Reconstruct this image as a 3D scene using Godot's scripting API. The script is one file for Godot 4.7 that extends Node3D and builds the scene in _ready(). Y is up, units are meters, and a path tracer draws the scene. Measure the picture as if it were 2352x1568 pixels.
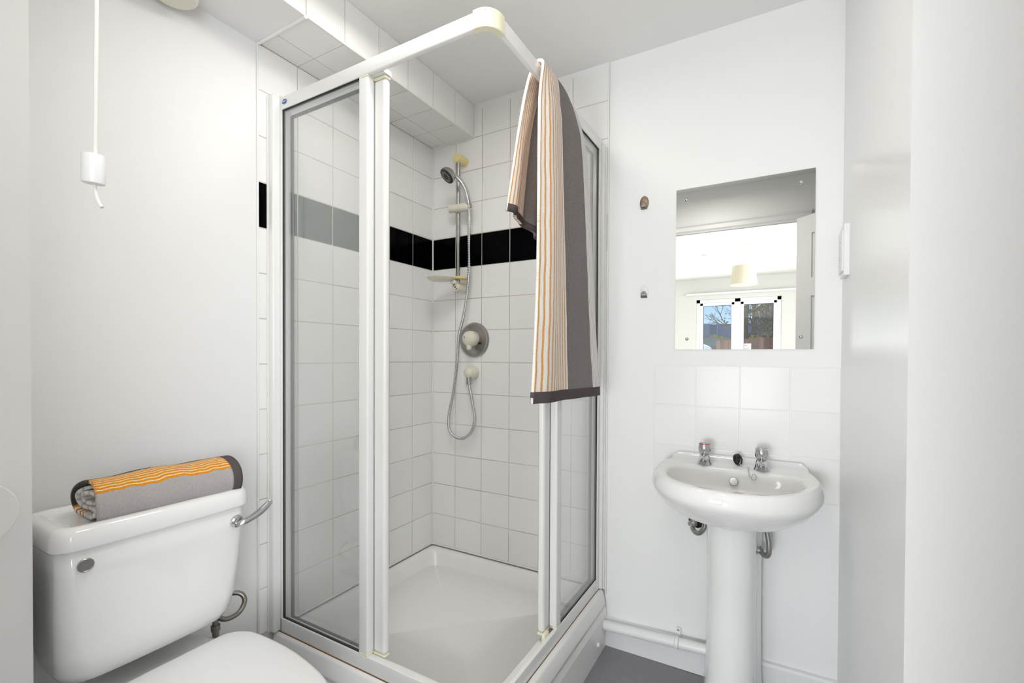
extends Node3D
# A small white bathroom: corner shower, pedestal basin, close-coupled toilet, seen from its doorway.
# World: x runs along the back wall from the left wall, z from the back wall towards the viewer, y up. Metres.

var MT := {}
var taken := {}
var tile_cache := {}
var rng := RandomNumberGenerator.new()

const CEIL := 2.327
const ROW0 := 0.227      # lowest tile joint
const TP := 0.15         # tile pitch

# ------------------------------------------------------------------ naming and tagging
func numbered(called: String) -> String:
	if not taken.has(called):
		taken[called] = 0
		return called
	taken[called] += 1
	return "%s_%03d" % [called, taken[called]]

func tag(o: Node3D, label: String, category: String, group := "") -> Node3D:
	o.set_meta("label", label)
	o.set_meta("category", category)
	if group != "":
		o.set_meta("group", group)
	return o

func thing(called: String, label: String, category: String, at := Vector3.ZERO, group := "") -> Node3D:
	var o := Node3D.new()
	o.name = numbered(called)
	add_child(o)
	o.position = at
	tag(o, label, category, group)
	return o

func part(called: String, mesh: Mesh, mat: Material, parent: Node3D, at := Vector3.ZERO) -> MeshInstance3D:
	var o := MeshInstance3D.new()
	o.mesh = mesh
	o.material_override = mat
	o.position = at
	if parent == self:
		o.name = numbered(called)
		add_child(o)
	else:
		o.name = called
		parent.add_child(o, true)
	return o

func single(called: String, mesh: Mesh, mat: Material, label: String, category: String, group := "", at := Vector3.ZERO) -> MeshInstance3D:
	var o := part(called, mesh, mat, self, at)
	tag(o, label, category, group)
	return o

func struct(called: String, mesh: Mesh, mat: Material, label: String) -> MeshInstance3D:
	var o := part(called, mesh, mat, self)
	o.set_meta("kind", "structure")
	o.set_meta("label", label)
	return o

# ------------------------------------------------------------------ mesh tools
func mb() -> SurfaceTool:
	var s := SurfaceTool.new()
	s.begin(Mesh.PRIMITIVE_TRIANGLES)
	s.set_smooth_group(-1)
	return s

func done(s: SurfaceTool) -> ArrayMesh:
	s.generate_normals()
	return s.commit()

func tri(s: SurfaceTool, a: Vector3, b: Vector3, c: Vector3, ua := Vector2.ZERO, ub := Vector2.ZERO, uc := Vector2.ZERO) -> void:
	s.set_uv(ua); s.add_vertex(a)
	s.set_uv(uc); s.add_vertex(c)
	s.set_uv(ub); s.add_vertex(b)

func quad(s: SurfaceTool, a: Vector3, b: Vector3, c: Vector3, d: Vector3) -> void:
	tri(s, a, b, c)
	tri(s, a, c, d)

# rows of points; normal side = (along rows) x (along columns)
func grid(s: SurfaceTool, P: Array, wrap := false, flip := false, uv: Array = []) -> void:
	var n: int = P[0].size()
	var last := n if wrap else n - 1
	for i in P.size() - 1:
		for j in last:
			var k := (j + 1) % n
			var a: Vector3 = P[i][j]
			var b: Vector3 = P[i + 1][j]
			var c: Vector3 = P[i + 1][k]
			var d: Vector3 = P[i][k]
			var ta := Vector2.ZERO
			var tb := Vector2.ZERO
			var tc := Vector2.ZERO
			var td := Vector2.ZERO
			if uv.size() > 0:
				ta = uv[i][j]; tb = uv[i + 1][j]; tc = uv[i + 1][k]; td = uv[i][k]
			if flip:
				if not a.is_equal_approx(d):
					tri(s, a, d, c, ta, td, tc)
				if not b.is_equal_approx(c):
					tri(s, a, c, b, ta, tc, tb)
			else:
				if not b.is_equal_approx(c):
					tri(s, a, b, c, ta, tb, tc)
				if not a.is_equal_approx(d):
					tri(s, a, c, d, ta, tc, td)

func box_to(s: SurfaceTool, lo: Vector3, hi: Vector3) -> void:
	s.set_smooth_group(-1)
	var p := []
	for i in 8:
		p.append(Vector3(hi.x if i & 1 else lo.x, hi.y if i & 2 else lo.y, hi.z if i & 4 else lo.z))
	quad(s, p[0], p[2], p[3], p[1])
	quad(s, p[4], p[5], p[7], p[6])
	quad(s, p[0], p[4], p[6], p[2])
	quad(s, p[1], p[3], p[7], p[5])
	quad(s, p[0], p[1], p[5], p[4])
	quad(s, p[2], p[6], p[7], p[3])

func boxes(list: Array) -> ArrayMesh:
	var s := mb()
	for b in list:
		box_to(s, b[0], b[1])
	return done(s)

# box with rounded edges, added between two corners
func rbox_to(s: SurfaceTool, lo: Vector3, hi: Vector3, r: float, k := 2) -> void:
	s.set_smooth_group(0)
	var c := (lo + hi) * 0.5
	var h := (hi - lo) * 0.5
	r = minf(r, minf(h.x, minf(h.y, h.z)) * 0.999)
	var ax := []
	for d in 3:
		var l := PackedFloat32Array()
		for i in k + 1:
			l.append(-h[d] + r * (1.0 - tan(PI / 4 * (1.0 - float(i) / k))))
		for i in k + 1:
			l.append(h[d] - r * (1.0 - tan(PI / 4 * float(i) / k)))
		ax.append(l)
	for d in 3:
		var u := (d + 1) % 3
		var v := (d + 2) % 3
		for sg in [-1.0, 1.0]:
			var P := []
			for i in ax[u].size():
				var row := PackedVector3Array()
				for j in ax[v].size():
					var p := Vector3.ZERO
					p[d] = h[d] * sg
					p[u] = ax[u][i]
					p[v] = ax[v][j]
					var inner := p.clamp(-h + Vector3.ONE * r, h - Vector3.ONE * r)
					row.append(c + inner + (p - inner).normalized() * r)
				P.append(row)
			grid(s, P, false, sg < 0)

func rbox(lo: Vector3, hi: Vector3, r: float, k := 2) -> ArrayMesh:
	var s := mb()
	rbox_to(s, lo, hi, r, k)
	return done(s)

# surface of revolution: profile of (radius, height) from bottom to top, about an axis
func lathe_to(s: SurfaceTool, prof: Array, n := 24, at := Vector3.ZERO, basis := Basis.IDENTITY, crease := 0.6) -> void:
	var g := 100
	for i in prof.size() - 1:
		if i > 0:
			var a: Vector2 = (prof[i] - prof[i - 1]).normalized()
			var b: Vector2 = (prof[i + 1] - prof[i]).normalized()
			if absf(a.angle_to(b)) > crease:
				g += 1
		s.set_smooth_group(g)
		var P := []
		for q in [prof[i], prof[i + 1]]:
			var row := PackedVector3Array()
			for j in n:
				var w := TAU * j / n
				row.append(at + basis * Vector3(q.x * cos(w), q.y, q.x * sin(w)))
			P.append(row)
		grid(s, P, true)

func lathe(prof: Array, n := 24, at := Vector3.ZERO, basis := Basis.IDENTITY, crease := 0.6) -> ArrayMesh:
	var s := mb()
	lathe_to(s, prof, n, at, basis, crease)
	return done(s)

func axis(dir: Vector3) -> Basis:   # basis whose y runs along dir
	var y := dir.normalized()
	var x := y.cross(Vector3(0, 0, 1) if absf(y.z) < 0.9 else Vector3(1, 0, 0)).normalized()
	return Basis(x, y, x.cross(y))

func spline(pts: Array, n: int) -> PackedVector3Array:   # Catmull-Rom through pts, n pieces per span
	var out := PackedVector3Array()
	for i in pts.size() - 1:
		var a: Vector3 = pts[maxi(i - 1, 0)]
		var b: Vector3 = pts[i]
		var c: Vector3 = pts[i + 1]
		var d: Vector3 = pts[mini(i + 2, pts.size() - 1)]
		for k in n:
			out.append(b.cubic_interpolate(c, a, d, float(k) / n))
	out.append(pts[pts.size() - 1])
	return out

func tube_to(s: SurfaceTool, path: PackedVector3Array, rad: Variant, n := 12, flat := 1.0, up := Vector3.ZERO) -> void:
	s.set_smooth_group(0)
	var P := []
	var side := Vector3.ZERO
	for i in path.size():
		var t := (path[mini(i + 1, path.size() - 1)] - path[maxi(i - 1, 0)]).normalized()
		if i == 0:
			side = up.cross(t).normalized() if up != Vector3.ZERO else t.cross(Vector3(0.31, 0.87, 0.4)).normalized()
		side = (side - t * side.dot(t)).normalized()
		var other := t.cross(side)
		var r: float = rad[i] if rad is PackedFloat32Array or rad is Array else rad
		var row := PackedVector3Array()
		for j in n:
			var w := TAU * j / n
			row.append(path[i] + side * cos(w) * r + other * sin(w) * r * flat)
		P.append(row)
	grid(s, P, true, true)
	s.set_smooth_group(-1)
	for e in [0, P.size() - 1]:
		var c: Vector3 = path[e]
		for j in n:
			if e == 0:
				tri(s, c, P[e][(j + 1) % n], P[e][j])
			else:
				tri(s, c, P[e][j], P[e][(j + 1) % n])

func tube(path: PackedVector3Array, rad: Variant, n := 12, flat := 1.0, up := Vector3.ZERO) -> ArrayMesh:
	var s := mb()
	tube_to(s, path, rad, n, flat, up)
	return done(s)

func rod_to(s: SurfaceTool, a: Vector3, b: Vector3, r: float, n := 16) -> void:
	var l := (b - a).length()
	var e := minf(r * 0.15, 0.001)
	lathe_to(s, [Vector2(0, 0), Vector2(r - e, 0), Vector2(r, e), Vector2(r, l - e), Vector2(r - e, l), Vector2(0, l)], n, a, axis(b - a))

func rod(a: Vector3, b: Vector3, r: float, n := 16) -> ArrayMesh:
	var s := mb()
	rod_to(s, a, b, r, n)
	return done(s)

# rings of equal point count joined into a skin; ends closed with a fan
func loft(rings: Array, flip := false, caps := true) -> ArrayMesh:
	var s := mb()
	s.set_smooth_group(0)
	grid(s, rings, true, flip)
	if caps:
		for e in [0, rings.size() - 1]:
			var c := Vector3.ZERO
			for p in rings[e]:
				c += p
			c /= rings[e].size()
			var n: int = rings[e].size()
			for j in n:
				if (e == 0) != flip:
					tri(s, c, rings[e][j], rings[e][(j + 1) % n])
				else:
					tri(s, c, rings[e][(j + 1) % n], rings[e][j])
	return done(s)

# rounded rectangle in plan at height y
func rrect(x0: float, x1: float, z0: float, z1: float, r: float, y: float, n := 6, bow := 0.0) -> PackedVector3Array:
	var out := PackedVector3Array()
	var zc := (z0 + z1) * 0.5
	for q in 4:
		var cx := x1 - r if q == 0 or q == 3 else x0 + r
		var cz := z1 - r if q < 2 else z0 + r
		for i in n + 1:
			var w := PI / 2 * (q + float(i) / n)
			var p := Vector3(cx + r * cos(w), y, cz + r * sin(w))
			out.append(p)
		if q == 3 or q == 1:
			for i in range(1, 8):
				var f := i / 8.0
				var a := Vector3(x1, y, z0 + r) if q == 3 else Vector3(x0, y, z1 - r)
				var b := Vector3(x1, y, z1 - r) if q == 3 else Vector3(x0, y, z0 + r)
				out.append(a.lerp(b, f))
	if bow != 0.0:
		for i in out.size():
			var t := (out[i].z - zc) / ((z1 - z0) * 0.5)
			if out[i].x > (x0 + x1) * 0.5:
				out[i].x += bow * (1.0 - t * t)
	return out

# profile (closed polygon of Vector2) swept straight from a to b; px, py are the profile's axes
func sweep(poly: Array, a: Vector3, b: Vector3, px: Vector3, py: Vector3) -> ArrayMesh:
	var s := mb()
	var n := poly.size()
	var pts := PackedVector2Array(poly)
	var ccw := not Geometry2D.is_polygon_clockwise(pts)
	var right := px.cross(py).dot(b - a) > 0
	for i in n:
		var p: Vector2 = poly[i]
		var q: Vector2 = poly[(i + 1) % n]
		var v0 := a + px * p.x + py * p.y
		var v1 := a + px * q.x + py * q.y
		var v2 := b + px * q.x + py * q.y
		var v3 := b + px * p.x + py * p.y
		if ccw == right:
			quad(s, v0, v1, v2, v3)
		else:
			quad(s, v3, v2, v1, v0)
	var t := Geometry2D.triangulate_polygon(pts)
	for i in range(0, t.size(), 3):
		for e in [a, b]:
			var v := []
			for k in 3:
				var p: Vector2 = poly[t[i + k]]
				v.append(e + px * p.x + py * p.y)
			var nrm: Vector3 = (v[1] - v[0]).cross(v[2] - v[0])
			if (nrm.dot(b - a) > 0) == (e == b):
				tri(s, v[0], v[1], v[2])
			else:
				tri(s, v[0], v[2], v[1])
	return done(s)

# cloth: a grid of points given a thickness, edges closed
func sheet(P: Array, thick: float, uv: Array) -> ArrayMesh:
	var s := mb()
	s.set_smooth_group(0)
	var m := P.size()
	var n: int = P[0].size()
	var A := []
	var B := []
	for i in m:
		var ra := PackedVector3Array()
		var rb := PackedVector3Array()
		for j in n:
			var du: Vector3 = P[mini(i + 1, m - 1)][j] - P[maxi(i - 1, 0)][j]
			var dv: Vector3 = P[i][mini(j + 1, n - 1)] - P[i][maxi(j - 1, 0)]
			var nn := du.cross(dv).normalized() * thick * 0.5
			ra.append(P[i][j] + nn)
			rb.append(P[i][j] - nn)
		A.append(ra)
		B.append(rb)
	grid(s, A, false, false, uv)
	grid(s, B, false, true, uv)
	for i in m - 1:
		for j in [0, n - 1]:
			var f: bool = j == 0
			var a: Vector3 = A[i][j]; var b: Vector3 = A[i + 1][j]
			var c: Vector3 = B[i + 1][j]; var d: Vector3 = B[i][j]
			if f:
				tri(s, a, d, c, uv[i][j], uv[i][j], uv[i + 1][j]); tri(s, a, c, b, uv[i][j], uv[i + 1][j], uv[i + 1][j])
			else:
				tri(s, a, b, c, uv[i][j], uv[i + 1][j], uv[i + 1][j]); tri(s, a, c, d, uv[i][j], uv[i + 1][j], uv[i][j])
	for j in n - 1:
		for i in [0, m - 1]:
			var a: Vector3 = A[i][j]; var b: Vector3 = A[i][j + 1]
			var c: Vector3 = B[i][j + 1]; var d: Vector3 = B[i][j]
			if i == 0:
				tri(s, a, b, c, uv[i][j], uv[i][j + 1], uv[i][j + 1]); tri(s, a, c, d, uv[i][j], uv[i][j + 1], uv[i][j])
			else:
				tri(s, a, d, c, uv[i][j], uv[i][j], uv[i][j + 1]); tri(s, a, c, b, uv[i][j], uv[i][j + 1], uv[i][j + 1])
	return done(s)

# ------------------------------------------------------------------ materials
func mat(key: String, c: Color, rough: float, metal := 0.0) -> StandardMaterial3D:
	var m := StandardMaterial3D.new()
	m.resource_name = key
	m.albedo_color = c
	m.roughness = rough
	m.metallic = metal
	m.cull_mode = BaseMaterial3D.CULL_DISABLED
	MT[key] = m
	return m

func noise_tex(freq: float, seed_: int, ramp: Gradient = null, normal := false, size := 256, bump := 2.0, kind := FastNoiseLite.TYPE_SIMPLEX_SMOOTH) -> NoiseTexture2D:
	var n := FastNoiseLite.new()
	n.seed = seed_
	n.frequency = freq
	n.noise_type = kind
	var t := NoiseTexture2D.new()
	t.width = size
	t.height = size
	t.seamless = true
	t.noise = n
	t.as_normal_map = normal
	t.bump_strength = bump
	if ramp:
		t.color_ramp = ramp
	return t

func ramp(stops: Array) -> Gradient:
	var g := Gradient.new()
	var o := PackedFloat32Array()
	var c := PackedColorArray()
	for s in stops:
		o.append(s[0])
		c.append(s[1])
	g.offsets = o
	g.colors = c
	return g

func triplanar(m: StandardMaterial3D, scale: float) -> void:
	m.uv1_triplanar = true
	m.uv1_world_triplanar = true
	m.uv1_scale = Vector3.ONE * scale

func make_materials() -> void:
	var m := mat("wall_paint", Color(0.957, 0.956, 0.953), 0.55)
	m.normal_enabled = true
	m.normal_texture = noise_tex(0.02, 3, null, true, 256, 1.5)
	m.normal_scale = 0.12
	triplanar(m, 3.0)
	m = mat("ceiling_paint", Color(0.965, 0.963, 0.958), 0.8)
	m = mat("bedroom_paint", Color(0.83, 0.825, 0.81), 0.7)
	mat("gloss_paint", Color(0.925, 0.925, 0.925), 0.28)
	mat("trim_paint", Color(0.93, 0.93, 0.935), 0.35)
	for i in 3:
		m = mat("tile_white_%d" % i, Color(0.965 - 0.006 * i, 0.963 - 0.006 * i, 0.957 - 0.007 * i), 0.13)
		m.metallic_specular = 0.2
		m.normal_enabled = true
		m.normal_texture = noise_tex(0.012, 20 + i, null, true, 256, 1.0)
		m.normal_scale = 0.05
		triplanar(m, 2.0)
	m = mat("tile_black", Color(0.012, 0.012, 0.022), 0.1)
	m.metallic_specular = 0.13
	m = mat("grout", Color(1, 1, 1), 0.85)
	m.albedo_texture = noise_tex(0.01, 5, ramp([[0.0, Color(0.70, 0.66, 0.59)], [0.45, Color(0.80, 0.785, 0.75)], [1.0, Color(0.87, 0.865, 0.84)]]))
	triplanar(m, 1.3)
	mat("silicone", Color(0.93, 0.925, 0.91), 0.35)
	m = mat("ceramic", Color(0.955, 0.955, 0.952), 0.06)
	m.clearcoat_enabled = true
	m.clearcoat = 0.3
	m.clearcoat_roughness = 0.03
	m = mat("acrylic", Color(0.968, 0.966, 0.96), 0.22)
	m = mat("white_profile", Color(0.95, 0.95, 0.945), 0.22)
	mat("white_plastic", Color(0.95, 0.95, 0.95), 0.3)
	mat("cream_plastic", Color(0.95, 0.93, 0.83), 0.35)
	mat("pale_cream", Color(0.90, 0.885, 0.82), 0.3)
	mat("yellow_plastic", Color(0.93, 0.86, 0.62), 0.35)
	mat("chrome", Color(0.80, 0.80, 0.81), 0.1, 1.0)
	mat("brushed_chrome", Color(0.68, 0.67, 0.66), 0.28, 1.0)
	mat("dull_steel", Color(0.55, 0.53, 0.50), 0.35, 1.0)
	mat("bronze_film", Color(0.58, 0.50, 0.42), 0.35, 0.6)
	mat("dark_rubber", Color(0.03, 0.03, 0.035), 0.4)
	mat("dark_grey_plastic", Color(0.17, 0.18, 0.17), 0.4)
	mat("pale_grey_plastic", Color(0.66, 0.67, 0.66), 0.4)
	mat("gasket", Color(0.40, 0.41, 0.40), 0.5)
	mat("dark_gap", Color(0.16, 0.15, 0.13), 0.8)
	mat("rust", Color(0.52, 0.36, 0.20), 0.8)
	mat("red_band", Color(0.80, 0.22, 0.2), 0.3)
	mat("blue_badge", Color(0.10, 0.30, 0.62), 0.25)
	mat("white_rope", Color(0.93, 0.93, 0.91), 0.8)
	m = mat("paper", Color(0.95, 0.945, 0.93), 0.9)
	mat("cardboard", Color(0.45, 0.33, 0.22), 0.9)
	# shower glass, dulled by a thin film of limescale
	m = mat("shower_glass", Color(0.80, 0.83, 0.81, 0.075), 0.02)
	m.transparency = BaseMaterial3D.TRANSPARENCY_ALPHA
	m = mat("window_glass", Color(0.95, 0.97, 0.97, 0.02), 0.0)
	m.transparency = BaseMaterial3D.TRANSPARENCY_ALPHA
	mat("mirror_silver", Color(0.93, 0.935, 0.925), 0.0, 1.0)
	m = mat("floor_vinyl", Color(1, 1, 1), 0.45)
	m.albedo_texture = floor_texture()
	m.normal_enabled = true
	m.normal_texture = noise_tex(0.08, 9, null, true, 256, 2.0)
	m.normal_scale = 0.25
	triplanar(m, 2.2)
	m = mat("carpet", Color(0.80, 0.785, 0.76), 0.95)
	# cloth
	var pile := noise_tex(0.25, 12, null, true, 256, 3.0)
	for k in ["towel_cloth", "roll_cloth"]:
		m = mat(k, Color(1, 1, 1), 0.95)
		m.metallic_specular = 0.2
		m.albedo_texture = towel_texture() if k == "towel_cloth" else roll_texture()
		m.rim_enabled = true
		m.rim = 0.3
		m.detail_enabled = false
		m.heightmap_enabled = true
		m.heightmap_texture = noise_tex(0.2, 31, null, false, 512)
		m.heightmap_scale = 0.12
	m = mat("hem_cloth", Color(0.36, 0.335, 0.335), 0.85)
	m.metallic_specular = 0.2
	m = mat("dark_terry", Color(0.30, 0.285, 0.27), 0.95)
	m.metallic_specular = 0.2
	m = mat("shade_cloth", Color(0.86, 0.82, 0.74), 0.9)
	m.backlight_enabled = true
	m.backlight = Color(0.12, 0.11, 0.09)
	# outdoors
	mat("fence_wood", Color(0.62, 0.45, 0.36), 0.85)
	mat("fence_wood_dark", Color(0.52, 0.38, 0.31), 0.85)
	mat("car_white", Color(0.95, 0.95, 0.96), 0.2)
	mat("car_glass", Color(0.16, 0.22, 0.32), 0.1)
	mat("slate_blue", Color(0.40, 0.47, 0.60), 0.7)
	mat("grey_render", Color(0.56, 0.63, 0.66), 0.8)
	mat("window_dark", Color(0.22, 0.28, 0.38), 0.2)
	m = mat("moss", Color(1, 1, 1), 0.95)
	m.albedo_texture = noise_tex(0.05, 44, ramp([[0.0, Color(0.32, 0.33, 0.16)], [0.5, Color(0.60, 0.58, 0.22)], [1.0, Color(0.76, 0.72, 0.40)]]))
	triplanar(m, 1.0)
	mat("bark", Color(0.36, 0.30, 0.23), 0.9)
	mat("leaf", Color(0.30, 0.33, 0.20), 0.8)
	mat("leaf_pale", Color(0.48, 0.50, 0.34), 0.8)
	mat("roof_tile", Color(0.47, 0.40, 0.42), 0.8)
	mat("tarmac", Color(0.40, 0.40, 0.40), 0.9)
	mat("lamp_grey", Color(0.30, 0.33, 0.38), 0.6)
	mat("ink", Color(0.25, 0.25, 0.30), 0.8)
	mat("pink_ink", Color(0.80, 0.45, 0.55), 0.8)
	mat("notice_paper", Color(0.90, 0.88, 0.94), 0.8)

func floor_texture() -> ImageTexture:
	var r := RandomNumberGenerator.new()
	r.seed = 77
	var im := Image.create(512, 512, false, Image.FORMAT_RGB8)
	for y in 512:
		for x in 512:
			var v := 0.56 + r.randf_range(-0.03, 0.03)
			im.set_pixel(x, y, Color(v, v * 0.99, v * 1.02))
	for i in 500:
		var x := r.randi_range(1, 509)
		var y := r.randi_range(1, 509)
		var v := r.randf_range(0.60, 0.80)
		im.fill_rect(Rect2i(x, y, r.randi_range(1, 2), r.randi_range(1, 2)), Color(v, v, v))
	for i in 500:
		var v := r.randf_range(0.40, 0.48)
		im.fill_rect(Rect2i(r.randi_range(1, 509), r.randi_range(1, 509), 2, 1), Color(v, v, v))
	im.generate_mipmaps()
	return ImageTexture.create_from_image(im)

# u across the towel: cream with orange stripes, heather grey, pale with grey stripes
func towel_texture() -> ImageTexture:
	var r := RandomNumberGenerator.new()
	r.seed = 5
	var W := 768
	var H := 768
	var im := Image.create(W, H, false, Image.FORMAT_RGB8)
	for y in H:
		var wob := 1.2 * sin(TAU * y / H * 3.0) + 0.8 * sin(TAU * y / H * 7.0)
		for x in W:
			var u := (x + wob) / W
			var c: Color
			var n := r.randf()
			if u < 0.44:
				var f := fposmod(u / 0.44 * 10.0 + 0.25, 1.0)
				var edge := r.randf_range(-0.05, 0.05)
				if absf(f - 0.5) < 0.17 + edge:
					c = Color(0.88, 0.60, 0.34).lerp(Color(0.93, 0.72, 0.48), n)
				else:
					c = Color(0.95, 0.93, 0.90).lerp(Color(0.985, 0.975, 0.96), n)
			elif u < 0.86:
				var tw := 0.5 + 0.5 * sin((x * 0.9 + y * 0.55))
				var v := 0.46 + 0.12 * (tw - 0.5) + 0.24 * (n - 0.45)
				if r.randf() < 0.08:
					v += 0.2
				c = Color(v * 1.03, v * 0.98, v * 0.97)
			else:
				var f := fposmod((u - 0.86) / 0.14 * 5.0, 1.0)
				if absf(f - 0.5) < 0.16:
					c = Color(0.78, 0.75, 0.76).lerp(Color(0.84, 0.81, 0.82), n)
				else:
					c = Color(0.94, 0.925, 0.92)
			im.set_pixel(x, y, c)
	im.generate_mipmaps()
	return ImageTexture.create_from_image(im)

# v along the wound cloth: grey front, orange stripes on top, dark back, then white and orange inside
func roll_texture() -> ImageTexture:
	var r := RandomNumberGenerator.new()
	r.seed = 15
	var W := 512
	var H := 768
	var im := Image.create(W, H, false, Image.FORMAT_RGB8)
	for y in H:
		for x in W:
			var v := (y + 1.5 * sin(TAU * x / W * 2.0) + 1.0 * sin(TAU * x / W * 5.0)) / H
			var n := r.randf()
			var c: Color
			if v < 0.082:
				var tw := 0.5 + 0.5 * sin(x * 0.8 + y * 1.3)
				var g := 0.70 + 0.06 * (tw - 0.5) + 0.12 * (n - 0.5)
				c = Color(g * 1.0, g * 0.965, g * 0.965)
			elif v < 0.160:
				var f := fposmod((v - 0.082) / 0.078 * 7.0, 1.0)
				var edge := r.randf_range(-0.06, 0.06)
				if f > 0.70 + edge:
					c = Color(0.96, 0.90, 0.78)
				else:
					c = Color(0.85, 0.53, 0.09).lerp(Color(0.92, 0.62, 0.17), n)
			elif v < 0.30:
				var g := 0.26 + 0.25 * (n - 0.4)
				c = Color(g, g * 0.97, g * 0.92)
			elif v < 0.37:
				var f := fposmod((v - 0.30) / 0.07 * 4.0, 1.0)
				c = Color(0.86, 0.56, 0.2) if f < 0.45 else Color(0.95, 0.93, 0.9)
			else:
				var f := fposmod(v * 40.0, 1.0)
				c = Color(0.90, 0.88, 0.86) if f < 0.7 else Color(0.76, 0.74, 0.72)
			im.set_pixel(x, y, c)
	im.generate_mipmaps()
	return ImageTexture.create_from_image(im)

# ------------------------------------------------------------------ tiles
func tile_mesh(w: float, h: float) -> ArrayMesh:
	var key := "%.4f_%.4f" % [w, h]
	if tile_cache.has(key):
		return tile_cache[key]
	var s := mb()
	var b := 0.0016
	var rings := []
	for q in [[0.0, -0.0065], [0.0, -b], [b * 0.35, -b * 0.35], [b, 0.0]]:
		var x: float = w * 0.5 - q[0]
		var y: float = h * 0.5 - q[0]
		rings.append(PackedVector3Array([Vector3(-x, -y, q[1]), Vector3(x, -y, q[1]), Vector3(x, y, q[1]), Vector3(-x, y, q[1])]))
	grid(s, rings, true, true)
	s.set_smooth_group(-1)
	var t: PackedVector3Array = rings[3]
	quad(s, t[0], t[1], t[2], t[3])
	tile_cache[key] = done(s)
	return tile_cache[key]

# lays one tile per cell of the joints us x vs; o is the zero point, u and v the directions; u x v faces the room
func lay(parent: Node3D, o: Vector3, u: Vector3, v: Vector3, us: Array, vs: Array, black_row := -1) -> void:
	var gap := 0.0026
	for j in vs.size() - 1:
		for i in us.size() - 1:
			var w: float = us[i + 1] - us[i] - gap
			var h: float = vs[j + 1] - vs[j] - gap
			if w < 0.004 or h < 0.004:
				continue
			var m: Material = MT["tile_white_%d" % rng.randi_range(0, 2)]
			if j == black_row:
				m = MT.tile_black
			var p := part("tile", tile_mesh(w, h), m, parent)
			var n := u.cross(v)
			p.transform = Transform3D(Basis(u, v, n), o + u * (us[i] + us[i + 1]) * 0.5 + v * (vs[j] + vs[j + 1]) * 0.5 + n * rng.randf_range(-0.0003, 0.0003))

func _ready() -> void:
	rng.seed = 4
	# ---------------------------------------------------------------- camera
	var cam := Camera3D.new()
	cam.name = "camera"
	add_child(cam)
	var F := 1062.83          # focal length in pixels of the 2352 x 1568 frame
	cam.projection = Camera3D.PROJECTION_FRUSTUM
	cam.near = 0.02
	cam.far = 200.0
	cam.size = cam.near * 1568.0 / F
	cam.frustum_offset = Vector2(0, cam.near * (829.61 - 784.0) / F)
	cam.position = Vector3(1.479, 1.157, 1.798)
	cam.rotation_degrees = Vector3(-0.649, 29.701, 0.255)
	cam.current = true
	# ---------------------------------------------------------------- sky, sun, exposure
	var we := WorldEnvironment.new()
	we.name = "environment"
	add_child(we)
	var e := Environment.new()
	e.background_mode = Environment.BG_SKY
	var sm := ProceduralSkyMaterial.new()
	sm.sky_top_color = Color(0.30, 0.56, 0.86)
	sm.sky_horizon_color = Color(0.74, 0.88, 0.97)
	sm.sky_curve = 0.16
	sm.ground_bottom_color = Color(0.35, 0.35, 0.34)
	sm.ground_horizon_color = Color(0.66, 0.72, 0.76)
	e.sky = Sky.new()
	e.sky.sky_material = sm
	e.background_energy_multiplier = 1.0
	e.tonemap_mode = Environment.TONE_MAPPER_LINEAR
	e.tonemap_exposure = 1.34
	e.sdfgi_enabled = true
	e.ssao_enabled = true
	e.ssil_enabled = true
	we.environment = e
	var sun := DirectionalLight3D.new()
	sun.name = "sun"
	add_child(sun)
	sun.look_at_from_position(Vector3(-0.6, 5.2, 9.5), Vector3.ZERO)
	sun.light_energy = 3.0
	sun.light_color = Color(1.0, 0.96, 0.88)
	sun.light_angular_distance = 0.6
	sun.shadow_enabled = true
	sun.sky_mode = DirectionalLight3D.SKY_MODE_LIGHT_ONLY
	# daylight through the bedroom's windows: the low half of the garden door, and two windows outside the mirror's view
	area_light("garden_door_light", Vector3(0.98, 0.72, 5.60), Vector3(0, 0, -1), Vector2(1.05, 0.9), 6.4, Color(0.95, 0.98, 1.0))
	area_light("corner_window_light", Vector3(-0.50, 1.22, 5.66), Vector3(0, 0, -1), Vector2(0.9, 0.9), 1.4, Color(0.95, 0.98, 1.0))
	area_light("side_window_light", Vector3(2.93, 1.40, 3.30), Vector3(-1, 0, 0), Vector2(1.6, 1.3), 5.0, Color(0.97, 0.985, 1.0))
	# the bathroom's two flush ceiling lamps
	area_light("ceiling_lamp_light", Vector3(0.64, 2.262, 0.80), Vector3(0, -1, 0), Vector2(0.28, 0.28), 0.30, Color(1.0, 0.985, 0.965))
	area_light("ceiling_lamp_light", Vector3(1.10, 2.262, 1.22), Vector3(0, -1, 0), Vector2(0.28, 0.28), 0.30, Color(1.0, 0.985, 0.965))

	make_materials()
	build_shell()
	build_shower()
	build_enclosure()
	build_towels()
	build_toilet()
	build_basin()
	build_wall_things()
	build_door()
	build_bedroom()
	build_outdoors()

func area_light(called: String, at: Vector3, dir: Vector3, size: Vector2, energy: float, col: Color) -> void:
	var l := AreaLight3D.new()
	l.name = called
	add_child(l)
	l.look_at_from_position(at, at + dir, Vector3.UP if absf(dir.y) < 0.9 else Vector3(0, 0, 1))
	l.area_size = size
	l.area_normalize_energy = true
	l.light_energy = energy
	l.light_color = col
	l.area_range = 12.0
	l.shadow_enabled = true

# ------------------------------------------------------------------ the room
func joints(first: float, end: float) -> Array:
	var a := [0.0]
	var p := first
	while p < end - 0.001:
		a.append(p)
		p += TP
	a.append(end)
	return a

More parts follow.
